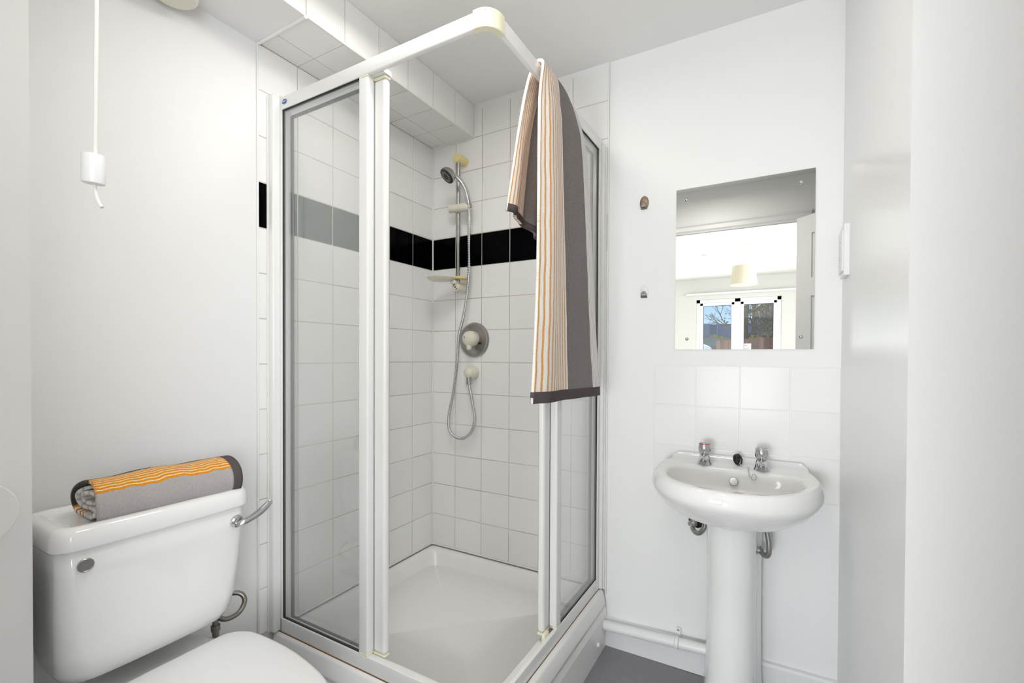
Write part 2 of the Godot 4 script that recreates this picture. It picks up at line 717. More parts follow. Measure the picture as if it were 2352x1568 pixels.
func build_shell() -> void:
	struct("floor", boxes([[Vector3(-0.1, -0.1, -0.1), Vector3(2.35, 0, 1.75)]]), MT.floor_vinyl, "dark grey speckled vinyl floor of the bathroom")
	struct("ceiling", boxes([[Vector3(-0.1, CEIL, -0.1), Vector3(2.35, CEIL + 0.1, 1.75)]]), MT.ceiling_paint, "plain white painted bathroom ceiling")
	var rows := []
	for i in 15:
		rows.append(ROW0 + TP * i)
	var left := struct("wall_left", boxes([[Vector3(-0.1, 0, -0.1), Vector3(-0.005, CEIL, 1.75)]]), MT.wall_paint, "white wall behind the toilet, tiled inside the shower")
	var back := struct("wall_back", boxes([[Vector3(-0.1, 0, -0.1), Vector3(1.70, CEIL, -0.005)]]), MT.wall_paint, "white back wall with shower tiles and a tiled splashback behind the basin")
	part("grout", boxes([[Vector3(-0.005, 0.2, 0), Vector3(-0.0012, CEIL, 0.8895)]]), MT.grout, left)
	part("grout", boxes([[Vector3(0, 0.2, -0.005), Vector3(0.8915, CEIL, -0.0012)]]), MT.grout, back)
	# left wall: u = towards -z seen from the room, so measure from the far edge
	var zj := joints(0.144, 0.888)
	var us := []
	for k in zj.size():
		us.append(0.888 - zj[zj.size() - 1 - k])
	lay(left, Vector3(0, 0, 0.888), Vector3(0, 0, -1), Vector3.UP, us, rows, 9)
	lay(back, Vector3.ZERO, Vector3(1, 0, 0), Vector3.UP, joints(0.139, 0.890), rows, 9)
	# splashback
	var sx := [1.077, 1.224, 1.3705, 1.5215, 1.66]
	var sy := [0.6825, 0.8265, 0.977, 1.1255]
	part("grout", boxes([[Vector3(1.0765, 0.682, -0.005), Vector3(1.66, 1.126, -0.0012)]]), MT.silicone, back)
	lay(back, Vector3.ZERO, Vector3(1, 0, 0), Vector3.UP, sx, sy)
	# beads of sealant in the corner and along the tray
	var s := mb()
	rod_to(s, Vector3(0.002, 0.22, 0.002), Vector3(0.002, 2.175, 0.002), 0.0042, 8)
	part("sealant_bead", done(s), MT.silicone, back)
	s = mb()
	rod_to(s, Vector3(0.0, 0.226, 0.002), Vector3(0.89, 0.226, 0.002), 0.0045, 8)
	part("sealant_bead", done(s), MT.silicone, back)
	s = mb()
	rod_to(s, Vector3(0.002, 0.226, 0.0), Vector3(0.002, 0.226, 0.86), 0.0045, 8)
	part("sealant_bead", done(s), MT.silicone, left)
	part("edge_sealant", rbox(Vector3(-0.004, 0.2, 0.886), Vector3(0.0005, 2.18, 0.8925), 0.0018, 1), MT.wall_paint, left)
	part("edge_sealant", rbox(Vector3(0.8885, 0.2, -0.004), Vector3(0.8945, CEIL, 0.0012), 0.0018, 1), MT.wall_paint, back)
	# boxing along the top of the left wall
	var bx := struct("trim_1", boxes([[Vector3(-0.005, 2.1805, -0.005), Vector3(0.2375, CEIL, 0.888)], [Vector3(-0.005, 2.176, 0.888), Vector3(0.2405, CEIL, 1.71)]]), MT.wall_paint, "boxed-in ledge along the top of the left wall, tiled over the shower")
	part("grout", boxes([[Vector3(0, 2.1765, 0), Vector3(0.2375, 2.1815, 0.888)], [Vector3(0.2365, 2.179, 0), Vector3(0.2418, CEIL, 0.888)]]), MT.grout, bx)
	var bz := []
	for k in zj.size():
		bz.append(zj[k])
	lay(bx, Vector3(0, 2.175, 0), Vector3(1, 0, 0), Vector3(0, 0, 1) * 1.0, [0.0, 0.09, 0.24], bz)
	var fz := []
	for k in zj.size():
		fz.append(0.888 - zj[zj.size() - 1 - k])
	lay(bx, Vector3(0.243, 0, 0.888), Vector3(0, 0, -1), Vector3.UP, fz, [2.178, CEIL])
	part("edge_bead", rod(Vector3(0.2415, 2.1765, 0), Vector3(0.2415, 2.1765, 0.888), 0.0035, 8), MT.silicone, bx)
	part("edge_bead", rod(Vector3(0.0, 2.173, 0.889), Vector3(0.243, 2.173, 0.889), 0.0055, 8), MT.wall_paint, bx)
	part("edge_bead", rod(Vector3(0.0, 2.174, 0.002), Vector3(0.243, 2.174, 0.002), 0.004, 8), MT.silicone, bx)
	# sealant smear where the back wall meets the ceiling
	var smear := []
	for r_ in 2:
		var row := PackedVector3Array()
		for i in 24:
			var x := 0.243 + (0.89 - 0.243) * i / 23.0
			row.append(Vector3(x, CEIL - (0.0 if r_ == 0 else 0.022 + 0.005 * sin(i * 1.3)), 0.0012 - 0.0006 * r_))
		smear.append(row)
	s = mb()
	grid(s, smear)
	part("sealant_smear", done(s), MT.wall_paint, back)
	# the partition at the right and the wall behind the open door
	struct("wall_right", boxes([[Vector3(1.66, 0, -0.1), Vector3(2.35, CEIL, 0.854)]]), MT.gloss_paint, "glossy white partition wall to the right of the basin")
	struct("wall_alcove", boxes([[Vector3(2.25, 0, 0.854), Vector3(2.35, CEIL, 1.75)]]), MT.wall_paint, "white wall behind the open door")
	struct("wall_nib", boxes([[Vector3(-0.005, 0, 1.4745), Vector3(0.2, CEIL, 1.72)]]), MT.wall_paint, "narrow white boxed-in nib left of the toilet")
	struct("wall_doorway", boxes([[Vector3(-1.1, 0, 1.70), Vector3(0.78, CEIL, 1.80)], [Vector3(1.62, 0, 1.70), Vector3(3.1, CEIL, 1.80)], [Vector3(0.78, 2.04, 1.70), Vector3(1.62, CEIL, 1.80)]]), MT.wall_paint, "white wall with the doorway, seen in the mirror")
	# skirting board
	struct("baseboard_back", sweep([Vector2(0, 0), Vector2(0.014, 0), Vector2(0.014, 0.104), Vector2(0.010, 0.112), Vector2(0, 0.116)], Vector3(0.895, 0, -0.005), Vector3(1.66, 0.004, -0.005), Vector3(0, 0, 1), Vector3.UP), MT.trim_paint, "white painted skirting board under the basin")

# ------------------------------------------------------------------ inside the shower
func build_shower() -> void:
	# tray
	var t := thing("shower_tray", "white acrylic shower tray with a raised panelled base in the corner", "shower tray")
	var rings := []
	var X := 0.895
	var Z := 0.852
	# outside up, over the lip and down into the basin of the tray
	for q in [[0.0, 0.160, 0.01], [0.0, 0.172, 0.01], [0.003, 0.182, 0.012], [0.008, 0.212, 0.014], [0.013, 0.220, 0.016], [0.030, 0.222, 0.02], [0.042, 0.221, 0.03], [0.052, 0.212, 0.05], [0.063, 0.165, 0.07], [0.075, 0.146, 0.085], [0.095, 0.141, 0.09], [0.3, 0.136, 0.1]]:
		var d: float = q[0]
		var dw: float = maxf(0.0, d - 0.013)       # the sides at the walls stay close to them
		rings.append(rrect(dw + 0.001, X - d, dw + 0.001, Z - d, maxf(q[2], 0.003), q[1], 5))
	part("basin", loft(rings, false, true), MT.acrylic, t)
	var prof := [Vector2(0, 0), Vector2(0, 0.165), Vector2(-0.012, 0.165), Vector2(-0.012, 0.0)]
	prof = [Vector2(-0.02, 0.0), Vector2(0.0, 0.0), Vector2(0.0015, 0.128), Vector2(-0.004, 0.152), Vector2(-0.008, 0.1605), Vector2(-0.02, 0.1605)]
	part("base_panel", sweep(prof, Vector3(0.896, 0, 0.0), Vector3(0.896, 0, 0.853), Vector3(1, 0, 0), Vector3.UP), MT.acrylic, t)
	part("base_panel", sweep(prof, Vector3(0.0, 0, 0.853), Vector3(0.896, 0, 0.853), Vector3(0, 0, 1), Vector3.UP), MT.acrylic, t)
	part("screw_cap", lathe([Vector2(0, 0), Vector2(0.008, 0), Vector2(0.008, 0.005), Vector2(0.006, 0.008), Vector2(0, 0.0085)], 16, Vector3(0.896, 0.054, 0.105), axis(Vector3(1, 0, 0))), MT.white_plastic, t)
	part("waste_cover", lathe([Vector2(0.030, 0), Vector2(0.052, 0.001), Vector2(0.053, 0.004), Vector2(0.046, 0.007), Vector2(0.040, 0.005), Vector2(0.03, 0.003), Vector2(0.0, 0.003)], 32, Vector3(0.655, 0.1375, 0.645)), MT.brushed_chrome, t)
	part("waste_grate", lathe([Vector2(0.039, 0), Vector2(0.039, 0.003), Vector2(0.0, 0.0045)], 32, Vector3(0.655, 0.1405, 0.645)), MT.dark_gap, t)

	# riser rail
	var bx := 0.191
	var r := thing("riser_rail", "chrome shower riser rail with yellowed brackets and slider on the back wall", "shower rail", Vector3.ZERO)
	part("bar", rod(Vector3(bx, 1.485, 0.05), Vector3(bx, 2.062, 0.05), 0.0092, 20), MT.brushed_chrome, r)
	part("bracket", lathe([Vector2(0, 0), Vector2(0.0215, 0), Vector2(0.0215, 0.058), Vector2(0.0205, 0.066), Vector2(0.0185, 0.0675), Vector2(0, 0.0675)], 28, Vector3(bx, 2.071, 0.0005), axis(Vector3(0, 0, 1))), MT.yellow_plastic, r).set_meta("label", "yellowed top bracket")
	var lb := part("bracket", lathe([Vector2(0, 0), Vector2(0.0225, 0), Vector2(0.0215, 0.058), Vector2(0.0195, 0.066), Vector2(0.0175, 0.0675), Vector2(0, 0.0675)], 28, Vector3(bx - 0.003, 1.475, 0.0005), axis(Vector3(0, 0, 1))), MT.pale_cream, r)
	var s := mb()
	rod_to(s, Vector3(bx - 0.003, 1.475, 0.0665), Vector3(bx - 0.003, 1.475, 0.0690), 0.004, 12)
	for k in [0, 1]:
		var arc := PackedVector3Array()
		for i in 8:
			var w: float = 1.6 + PI * k + 1.15 * i / 7.0
			arc.append(Vector3(bx - 0.003 + 0.0125 * cos(w), 1.475 + 0.0125 * sin(w), 0.068))
		tube_to(s, arc, 0.0017, 6)
	part("slot", done(s), MT.dark_gap, lb)
	var sl := part("slider", lathe([Vector2(0, 0), Vector2(0.0145, 0.001), Vector2(0.0185, 0.006), Vector2(0.0185, 0.026), Vector2(0.0178, 0.027), Vector2(0.0195, 0.028), Vector2(0.0195, 0.072), Vector2(0.0185, 0.073), Vector2(0.0195, 0.074), Vector2(0.0195, 0.112), Vector2(0.016, 0.122), Vector2(0.0, 0.124)], 28, Vector3(0.147, 1.842, 0.058), axis(Vector3(1, -0.06, 0.02))), MT.pale_cream, r)
	s = mb()
	for i in 6:
		var w := TAU * i / 6
		rbox_to(s, Vector3(0.148, 1.842 + 0.0165 * cos(w) - 0.003, 0.058 + 0.0165 * sin(w) - 0.003), Vector3(0.170, 1.842 + 0.0165 * cos(w) + 0.003, 0.058 + 0.0165 * sin(w) + 0.003), 0.0025, 2)
	part("grip", done(s), MT.cream_plastic, sl)
	# soap dish clipped on the foot of the bar
	var d := part("soap_dish", lathe([Vector2(0, 0), Vector2(0.045, 0.002), Vector2(0.058, 0.008), Vector2(0.063, 0.015), Vector2(0.0615, 0.0165), Vector2(0.056, 0.013), Vector2(0.044, 0.007), Vector2(0, 0.005)], 36, Vector3(0.135, 1.500, 0.108)), MT.pale_cream, r)
	part("clip_ring", lathe([Vector2(0.011, 0.0), Vector2(0.034, 0.0), Vector2(0.036, 0.006), Vector2(0.033, 0.011), Vector2(0.011, 0.011), Vector2(0.011, 0.0)], 28, Vector3(0.204, 1.512, 0.046)), MT.yellow_plastic, d)
	part("clip_stem", rbox(Vector3(0.170, 1.488, 0.045), Vector3(0.200, 1.503, 0.085), 0.004), MT.pale_cream, d)

	# hand shower in the slider
	var h := thing("hand_shower", "chrome hand shower with a dark spray face resting in the slider", "shower head")
	var path := spline([Vector3(0.262, 1.838, 0.066), Vector3(0.259, 1.872, 0.072), Vector3(0.252, 1.910, 0.083), Vector3(0.240, 1.943, 0.102), Vector3(0.226, 1.965, 0.128)], 6)
	var rad := PackedFloat32Array()
	for i in path.size():
		var f := float(i) / (path.size() - 1)
		rad.append(0.0105 + 0.0045 * sin(PI * minf(f * 1.1, 1.0)) - 0.0015 * f)
	part("handle", tube(path, rad, 20), MT.chrome, h)
	part("handle_collar", rod(Vector3(0.263, 1.828, 0.064), Vector3(0.262, 1.848, 0.0675), 0.0125, 20), MT.brushed_chrome, h)
	var hd := Vector3(-0.35, -0.72, 0.60).normalized()
	var hc := Vector3(0.208, 1.958, 0.150)
	part("head", lathe([Vector2(0, -0.026), Vector2(0.014, -0.025), Vector2(0.026, -0.019), Vector2(0.034, -0.009), Vector2(0.037, 0.002), Vector2(0.0365, 0.008), Vector2(0.034, 0.010)], 32, hc, axis(hd)), MT.brushed_chrome, h)
	var f_ := part("spray_face", lathe([Vector2(0.0355, 0.006), Vector2(0.0355, 0.0105), Vector2(0.033, 0.012), Vector2(0.024, 0.0125), Vector2(0, 0.0125)], 32, hc, axis(hd)), MT.dark_grey_plastic, h)
	s = mb()
	var hb := axis(hd)
	for i in 16:
		var w := TAU * i / 16
		for q in [0.017, 0.0225]:
			rod_to(s, hc + hb * Vector3(q * cos(w), 0.0118, q * sin(w)), hc + hb * Vector3(q * cos(w), 0.0145, q * sin(w)), 0.0017, 6)
	part("nozzles", done(s), MT.pale_grey_plastic, f_).set_meta("kind", "stuff")

	# hose
	var hz := thing("shower_hose", "ribbed chrome shower hose hanging in a long loop below the slider", "hose")
	var pts := []
	for p in [[0.261, 1.832, 0.064], [0.261, 1.788, 0.062], [0.256, 1.669, 0.055], [0.244, 1.511, 0.040], [0.226, 1.352, 0.05], [0.206, 1.252, 0.062], [0.187, 1.13, 0.05], [0.155, 0.986, 0.035], [0.127, 0.882, 0.03], [0.122, 0.830, 0.03], [0.138, 0.790, 0.03], [0.176, 0.770, 0.03], [0.219, 0.774, 0.03], [0.258, 0.808, 0.032], [0.278, 0.862, 0.036], [0.275, 0.902, 0.038], [0.263, 0.971, 0.042], [0.250, 1.030, 0.043]]:
		pts.append(Vector3(p[0], p[1], p[2]))
	var hp := spline(pts, 44)
	var hr := PackedFloat32Array()
	for i in hp.size():
		hr.append(0.0076 if i % 3 != 0 else 0.0064)
	part("hose", tube(hp, hr, 12), MT.chrome, hz)
	part("end_nut", rod(Vector3(0.2495, 1.058, 0.043), Vector3(0.2505, 1.026, 0.043), 0.0125, 16), MT.brushed_chrome, hz)

	# wall elbow and mixer
	var el := thing("hose_outlet", "round cream plastic hose outlet on the tiles below the shower valve", "hose outlet")
	part("cover", lathe([Vector2(0.0, 0), Vector2(0.031, 0), Vector2(0.032, 0.016), Vector2(0.030, 0.032), Vector2(0.023, 0.047), Vector2(0.012, 0.055), Vector2(0, 0.057)], 28, Vector3(0.246, 1.078, 0.0005), axis(Vector3(0.02, 0, 1))), MT.pale_cream, el)
	part("spigot", rod(Vector3(0.2490, 1.066, 0.040), Vector3(0.2492, 1.046, 0.042), 0.0115, 16), MT.pale_cream, el)
	var v := thing("shower_valve", "round chrome shower valve plate with a cream plastic control knob", "shower valve")
	part("plate", lathe([Vector2(0, 0), Vector2(0.081, 0), Vector2(0.0815, 0.005), Vector2(0.078, 0.011), Vector2(0.071, 0.0135), Vector2(0.067, 0.0115), Vector2(0.064, 0.0105), Vector2(0, 0.0105)], 48, Vector3(0.2515, 1.232, 0.0005), axis(Vector3(0, 0, 1))), MT.brushed_chrome, v)
	var kn := part("knob", lathe([Vector2(0, 0), Vector2(0.034, 0), Vector2(0.036, 0.012), Vector2(0.036, 0.030), Vector2(0.033, 0.043), Vector2(0.024, 0.052), Vector2(0.012, 0.056), Vector2(0, 0.057)], 32, Vector3(0.2515, 1.237, 0.0105), axis(Vector3(0, 0, 1))), MT.pale_cream, v)
	s = mb()
	tube_to(s, spline([Vector3(0.2515, 1.225, 0.040), Vector3(0.2510, 1.200, 0.044), Vector3(0.2505, 1.184, 0.046)], 6), PackedFloat32Array([0.018, 0.0178, 0.017, 0.016, 0.015, 0.014, 0.0132, 0.0125, 0.0118, 0.011, 0.010, 0.0085, 0.006]), 16)
	part("lever", done(s), MT.pale_cream, kn)
	part("mark", rbox(Vector3(0.239, 1.237, 0.0665), Vector3(0.2415, 1.247, 0.0672), 0.0003, 1), MT.ink, kn)
	part("stop", rbox(Vector3(0.282, 1.212, 0.0105), Vector3(0.290, 1.219, 0.019), 0.002, 1), MT.dark_gap, v)

# ------------------------------------------------------------------ the shower enclosure
func build_enclosure() -> void:
	var e := thing("shower_enclosure", "white framed corner entry shower enclosure with clear glass panels", "shower enclosure")
	var W: Material = MT.white_profile
	var yt := 2.018
	var yb := 1.976
	var zo := 0.832
	var xo := 0.868
	# rails
	var tl := part("top_rail", rbox(Vector3(0.030, yb, zo - 0.015), Vector3(0.815, yt, zo), 0.003), W, e)
	part("track", boxes([[Vector3(0.03, yb - 0.001, zo - 0.045), Vector3(0.49, yb + 0.012, zo - 0.0155)]]), W, tl)
	part("gasket", boxes([[Vector3(0.037, yb - 0.003, zo - 0.011), Vector3(0.41, yb + 0.001, zo - 0.004)]]), MT.dark_gap, tl)
	var tr := part("top_rail", rbox(Vector3(xo - 0.015, yb, 0.03), Vector3(xo, yt, 0.790), 0.003), W, e)
	part("track", boxes([[Vector3(xo - 0.045, yb - 0.001, 0.03), Vector3(xo - 0.0155, yb + 0.012, 0.47)]]), W, tr)
	part("gasket", boxes([[Vector3(xo - 0.011, yb - 0.003, 0.037), Vector3(xo - 0.004, yb + 0.001, 0.40)]]), MT.dark_gap, tr)
	# rounded corner piece of the top rail
	var s := mb()
	var R := 0.046
	var c := Vector3(0.8225, 0, 0.7865)
	var P := []
	var prof := [Vector2(R - 0.017, yb - 0.0015), Vector2(R + 0.001, yb - 0.0015), Vector2(R + 0.0025, yb + 0.0015), Vector2(R + 0.0025, yb + 0.008), Vector2(R + 0.0015, yb + 0.009), Vector2(R + 0.0015, yt + 0.003), Vector2(R - 0.0005, yt + 0.005), Vector2(R - 0.017, yt + 0.005)]
	for q in prof.size():
		var row := PackedVector3Array()
		row.append(Vector3(c.x - 0.011, prof[q].y, c.z + prof[q].x))
		for i in 17:
			var w := PI / 2 * (1.0 - i / 16.0)
			row.append(Vector3(c.x + prof[q].x * cos(w), prof[q].y, c.z + prof[q].x * sin(w)))
		row.append(Vector3(c.x + prof[q].x, prof[q].y, c.z - 0.011))
		P.append(row)
	P.append(P[0])
	for q in P.size() - 1:
		s.set_smooth_group(10 + q)
		grid(s, [P[q], P[q + 1]])
	s.set_smooth_group(-1)
	for k in [0, P[0].size() - 1]:
		for q in range(1, prof.size() - 1):
			if k == 0:
				tri(s, P[0][k], P[q + 1][k], P[q][k])
			else:
				tri(s, P[0][k], P[q][k], P[q + 1][k])
	part("corner_joint", done(s), MT.cream_plastic, e).set_meta("label", "rounded cream corner joint")
	# bottom rails, meeting at the corner
	part("bottom_rail", rbox(Vector3(0.020, 0.2225, zo - 0.022), Vector3(0.870, 0.268, zo), 0.002), W, e)
	part("bottom_rail", rbox(Vector3(xo - 0.013, 0.2225, 0.02), Vector3(xo, 0.268, zo - 0.001), 0.002), W, e)
	part("bottom_track", boxes([[Vector3(0.03, 0.2225, zo - 0.052), Vector3(0.80, 0.242, zo - 0.0225)]]), W, e)
	part("bottom_track", boxes([[Vector3(xo - 0.045, 0.2225, 0.03), Vector3(xo - 0.0135, 0.242, 0.78)]]), W, e)
	# dirt line where the rails sit on the tray
	part("rail_stain", boxes([[Vector3(0.0, 0.2205, zo), Vector3(0.868, 0.2235, zo + 0.0015)]]), MT.rust, e)
	part("rail_stain", boxes([[Vector3(xo, 0.2205, 0.0), Vector3(xo + 0.0012, 0.2232, zo)]]), MT.rust, e)
	# wall jambs
	var jl := part("wall_jamb", rbox(Vector3(0.0005, 0.224, 0.786), Vector3(0.028, 2.022, 0.856), 0.006), W, e)
	part("jamb_cover", rbox(Vector3(0.0275, 0.2235, 0.800), Vector3(0.0375, 2.024, zo), 0.002), W, jl)
	part("sealant_bead", rod(Vector3(0.002, 0.225, 0.857), Vector3(0.002, 2.02, 0.857), 0.004, 8), MT.silicone, jl)
	var jr := part("wall_jamb", rbox(Vector3(0.825, 0.224, 0.0005), Vector3(0.882, 1.998, 0.018), 0.004), W, e)
	part("jamb_cover", rbox(Vector3(0.832, 0.2235, 0.0175), Vector3(xo + 0.001, 2.018, 0.035), 0.002), W, jr)
	part("sealant_bead", rod(Vector3(0.884, 0.225, 0.002), Vector3(0.884, 1.99, 0.002), 0.004, 8), MT.silicone, jr)
	# fixed panels: pane, dark seal round it, front stile
	var zg := zo - 0.0085
	var xg := xo - 0.0085
	var fl := part("fixed_panel", boxes([[Vector3(0.037, 0.262, zg - 0.0025), Vector3(0.41, yb + 0.002, zg + 0.0025)]]), MT.shower_glass, e)
	part("stile", stile(), W, fl, Vector3(0.405, 0, zo - 0.0005))
	part("seal", boxes([[Vector3(0.0373, 0.268, zg - 0.004), Vector3(0.0405, yb, zg + 0.004)], [Vector3(0.0373, 0.2675, zg - 0.004), Vector3(0.41, 0.2705, zg + 0.004)]]), MT.dark_gap, fl)
	part("stile_cap", rbox(Vector3(0.4045, 0.2665, zo - 0.030), Vector3(0.4405, 0.274, zo), 0.003), MT.cream_plastic, fl)
	part("stile_cap", rbox(Vector3(0.4045, yb - 0.006, zo - 0.030), Vector3(0.4405, yb + 0.0005, zo), 0.003), MT.cream_plastic, fl)
	var fr := part("fixed_panel", boxes([[Vector3(xg - 0.0025, 0.262, 0.035), Vector3(xg + 0.0025, yb + 0.002, 0.40)]]), MT.shower_glass, e)
	var st := part("stile", stile(), W, fr)
	st.transform = Transform3D(Basis(Vector3(0, 0, 1), Vector3.UP, Vector3(1, 0, 0)) , Vector3(xo - 0.0005, 0, 0.392))
	part("seal", boxes([[Vector3(xg - 0.004, 0.268, 0.035), Vector3(xg + 0.004, yb, 0.0385)], [Vector3(xg - 0.004, 0.2675, 0.035), Vector3(xg + 0.004, 0.2705, 0.40)]]), MT.dark_gap, fr)
	part("stile_cap", rbox(Vector3(xo - 0.030, 0.2665, 0.3915), Vector3(xo, 0.274, 0.4275), 0.003), MT.cream_plastic, fr)
	# sliding doors, both pushed back behind the fixed panels
	for k in 2:
		var ux := Vector3(1, 0, 0) if k == 0 else Vector3(0, 0, 1)      # along the rail from the wall
		var uz := Vector3(0, 0, 1) if k == 0 else Vector3(1, 0, 0)      # towards the outside
		var bas := Basis(ux, Vector3.UP, uz)
		var at := Vector3(0, 0, 0.800) if k == 0 else Vector3(0.836, 0, -0.012)
		var tfm := Transform3D(bas, at)
		var dr := part("sliding_door", boxes([[Vector3(0.050, 0.262, -0.0025), Vector3(0.445, 1.962, 0.0025)]]), MT.shower_glass, e)
		dr.transform = tfm
		part("seal", boxes([[Vector3(0.0465, 0.262, -0.005), Vector3(0.052, 1.962, 0.005)], [Vector3(0.05, 0.258, -0.005), Vector3(0.42, 0.264, 0.005)], [Vector3(0.05, 1.958, -0.005), Vector3(0.42, 1.964, 0.005)]]), MT.gasket, dr)
		part("door_rail", rbox(Vector3(0.050, 0.245, -0.008), Vector3(0.43, 0.2585, 0.006), 0.003), W, dr)
		part("door_rail", rbox(Vector3(0.050, 1.9635, -0.008), Vector3(0.43, 1.9765, 0.006), 0.003), W, dr)
		# closing edge: narrow bead, step and rounded grip
		s = mb()
		rbox_to(s, Vector3(0.4165, 0.262, -0.012), Vector3(0.428, 1.970, 0.006), 0.0035, 3)
		rbox_to(s, Vector3(0.4275, 0.264, -0.012), Vector3(0.440, 1.968, 0.001), 0.002, 2)
		part("stile", done(s), W, dr)
		var g := part("grip_strip", rbox(Vector3(0.4395, 0.272, -0.016), Vector3(0.4865, 1.966, 0.008), 0.0105, 4), W, dr)
		part("end_cap", rbox(Vector3(0.4393, 0.262, -0.0162), Vector3(0.4867, 0.2725, 0.0082), 0.005, 3), MT.cream_plastic, g)
		part("end_cap", rbox(Vector3(0.4393, 1.9655, -0.0162), Vector3(0.4867, 1.974, 0.0082), 0.004, 3), MT.cream_plastic, g)
		s = mb()
		rbox_to(s, Vector3(0.448, 1.972, -0.006), Vector3(0.456, 1.988, 0.004), 0.002, 2)
		rbox_to(s, Vector3(0.458, 1.972, -0.006), Vector3(0.474, 1.990, 0.004), 0.003, 2)
		part("hanger", done(s), MT.cream_plastic, dr)
		part("guide_foot", rbox(Vector3(0.444, 0.244, -0.010), Vector3(0.470, 0.262, 0.004), 0.003, 2), MT.rust if k == 0 else MT.dull_steel, dr)
	# corner guide block on the right-hand track
	part("guide_block", rbox(Vector3(0.842, 0.225, 0.455), Vector3(0.856, 0.280, 0.490), 0.006, 2), MT.cream_plastic, e)
	# oval badge with a light scribble across a blue ground
	var bc := Vector3(0.0555, 1.997, zo)
	s = mb()
	var rim := []
	for q in [[1.18, 0.0], [1.18, 0.0012], [1.05, 0.0018], [1.0, 0.0016]]:
		var row := PackedVector3Array()
		for i in 32:
			var w := TAU * i / 32
			row.append(bc + Vector3(0.0115 * q[0] * cos(w), 0.0072 * q[0] * sin(w), q[1]))
		rim.append(row)
	s.set_smooth_group(0)
	grid(s, rim, true, true)
	var bd := part("badge", done(s), MT.brushed_chrome, e)
	s = mb()
	for i in 32:
		tri(s, bc + Vector3(0, 0, 0.0021), rim[3][i], rim[3][(i + 1) % 32])
	part("badge_face", done(s), MT.blue_badge, bd)
	s = mb()
	tube_to(s, spline([bc + Vector3(-0.009, -0.0012, 0.002), bc + Vector3(-0.005, 0.0022, 0.0022), bc + Vector3(-0.002, -0.0008, 0.0024), bc + Vector3(0.003, 0.0012, 0.0022), bc + Vector3(0.008, 0.0016, 0.0018)], 6), 0.0008, 6)
	tube_to(s, spline([bc + Vector3(-0.008, -0.0022, 0.002), bc + Vector3(0.0, -0.0008, 0.0023), bc + Vector3(0.006, 0.0002, 0.002)], 4), 0.0005, 6)
	part("badge_scribble", done(s), MT.white_plastic, bd)

func stile() -> ArrayMesh:    # front edge profile of a fixed panel, x from the pane outwards, front face at z = 0
	var s := mb()
	rbox_to(s, Vector3(0, 0.272, -0.028), Vector3(0.036, 1.972, 0.0), 0.006, 3)
	rbox_to(s, Vector3(0.0, 0.272, -0.026), Vector3(0.012, 1.972, -0.0003), 0.001, 1)
	return done(s)

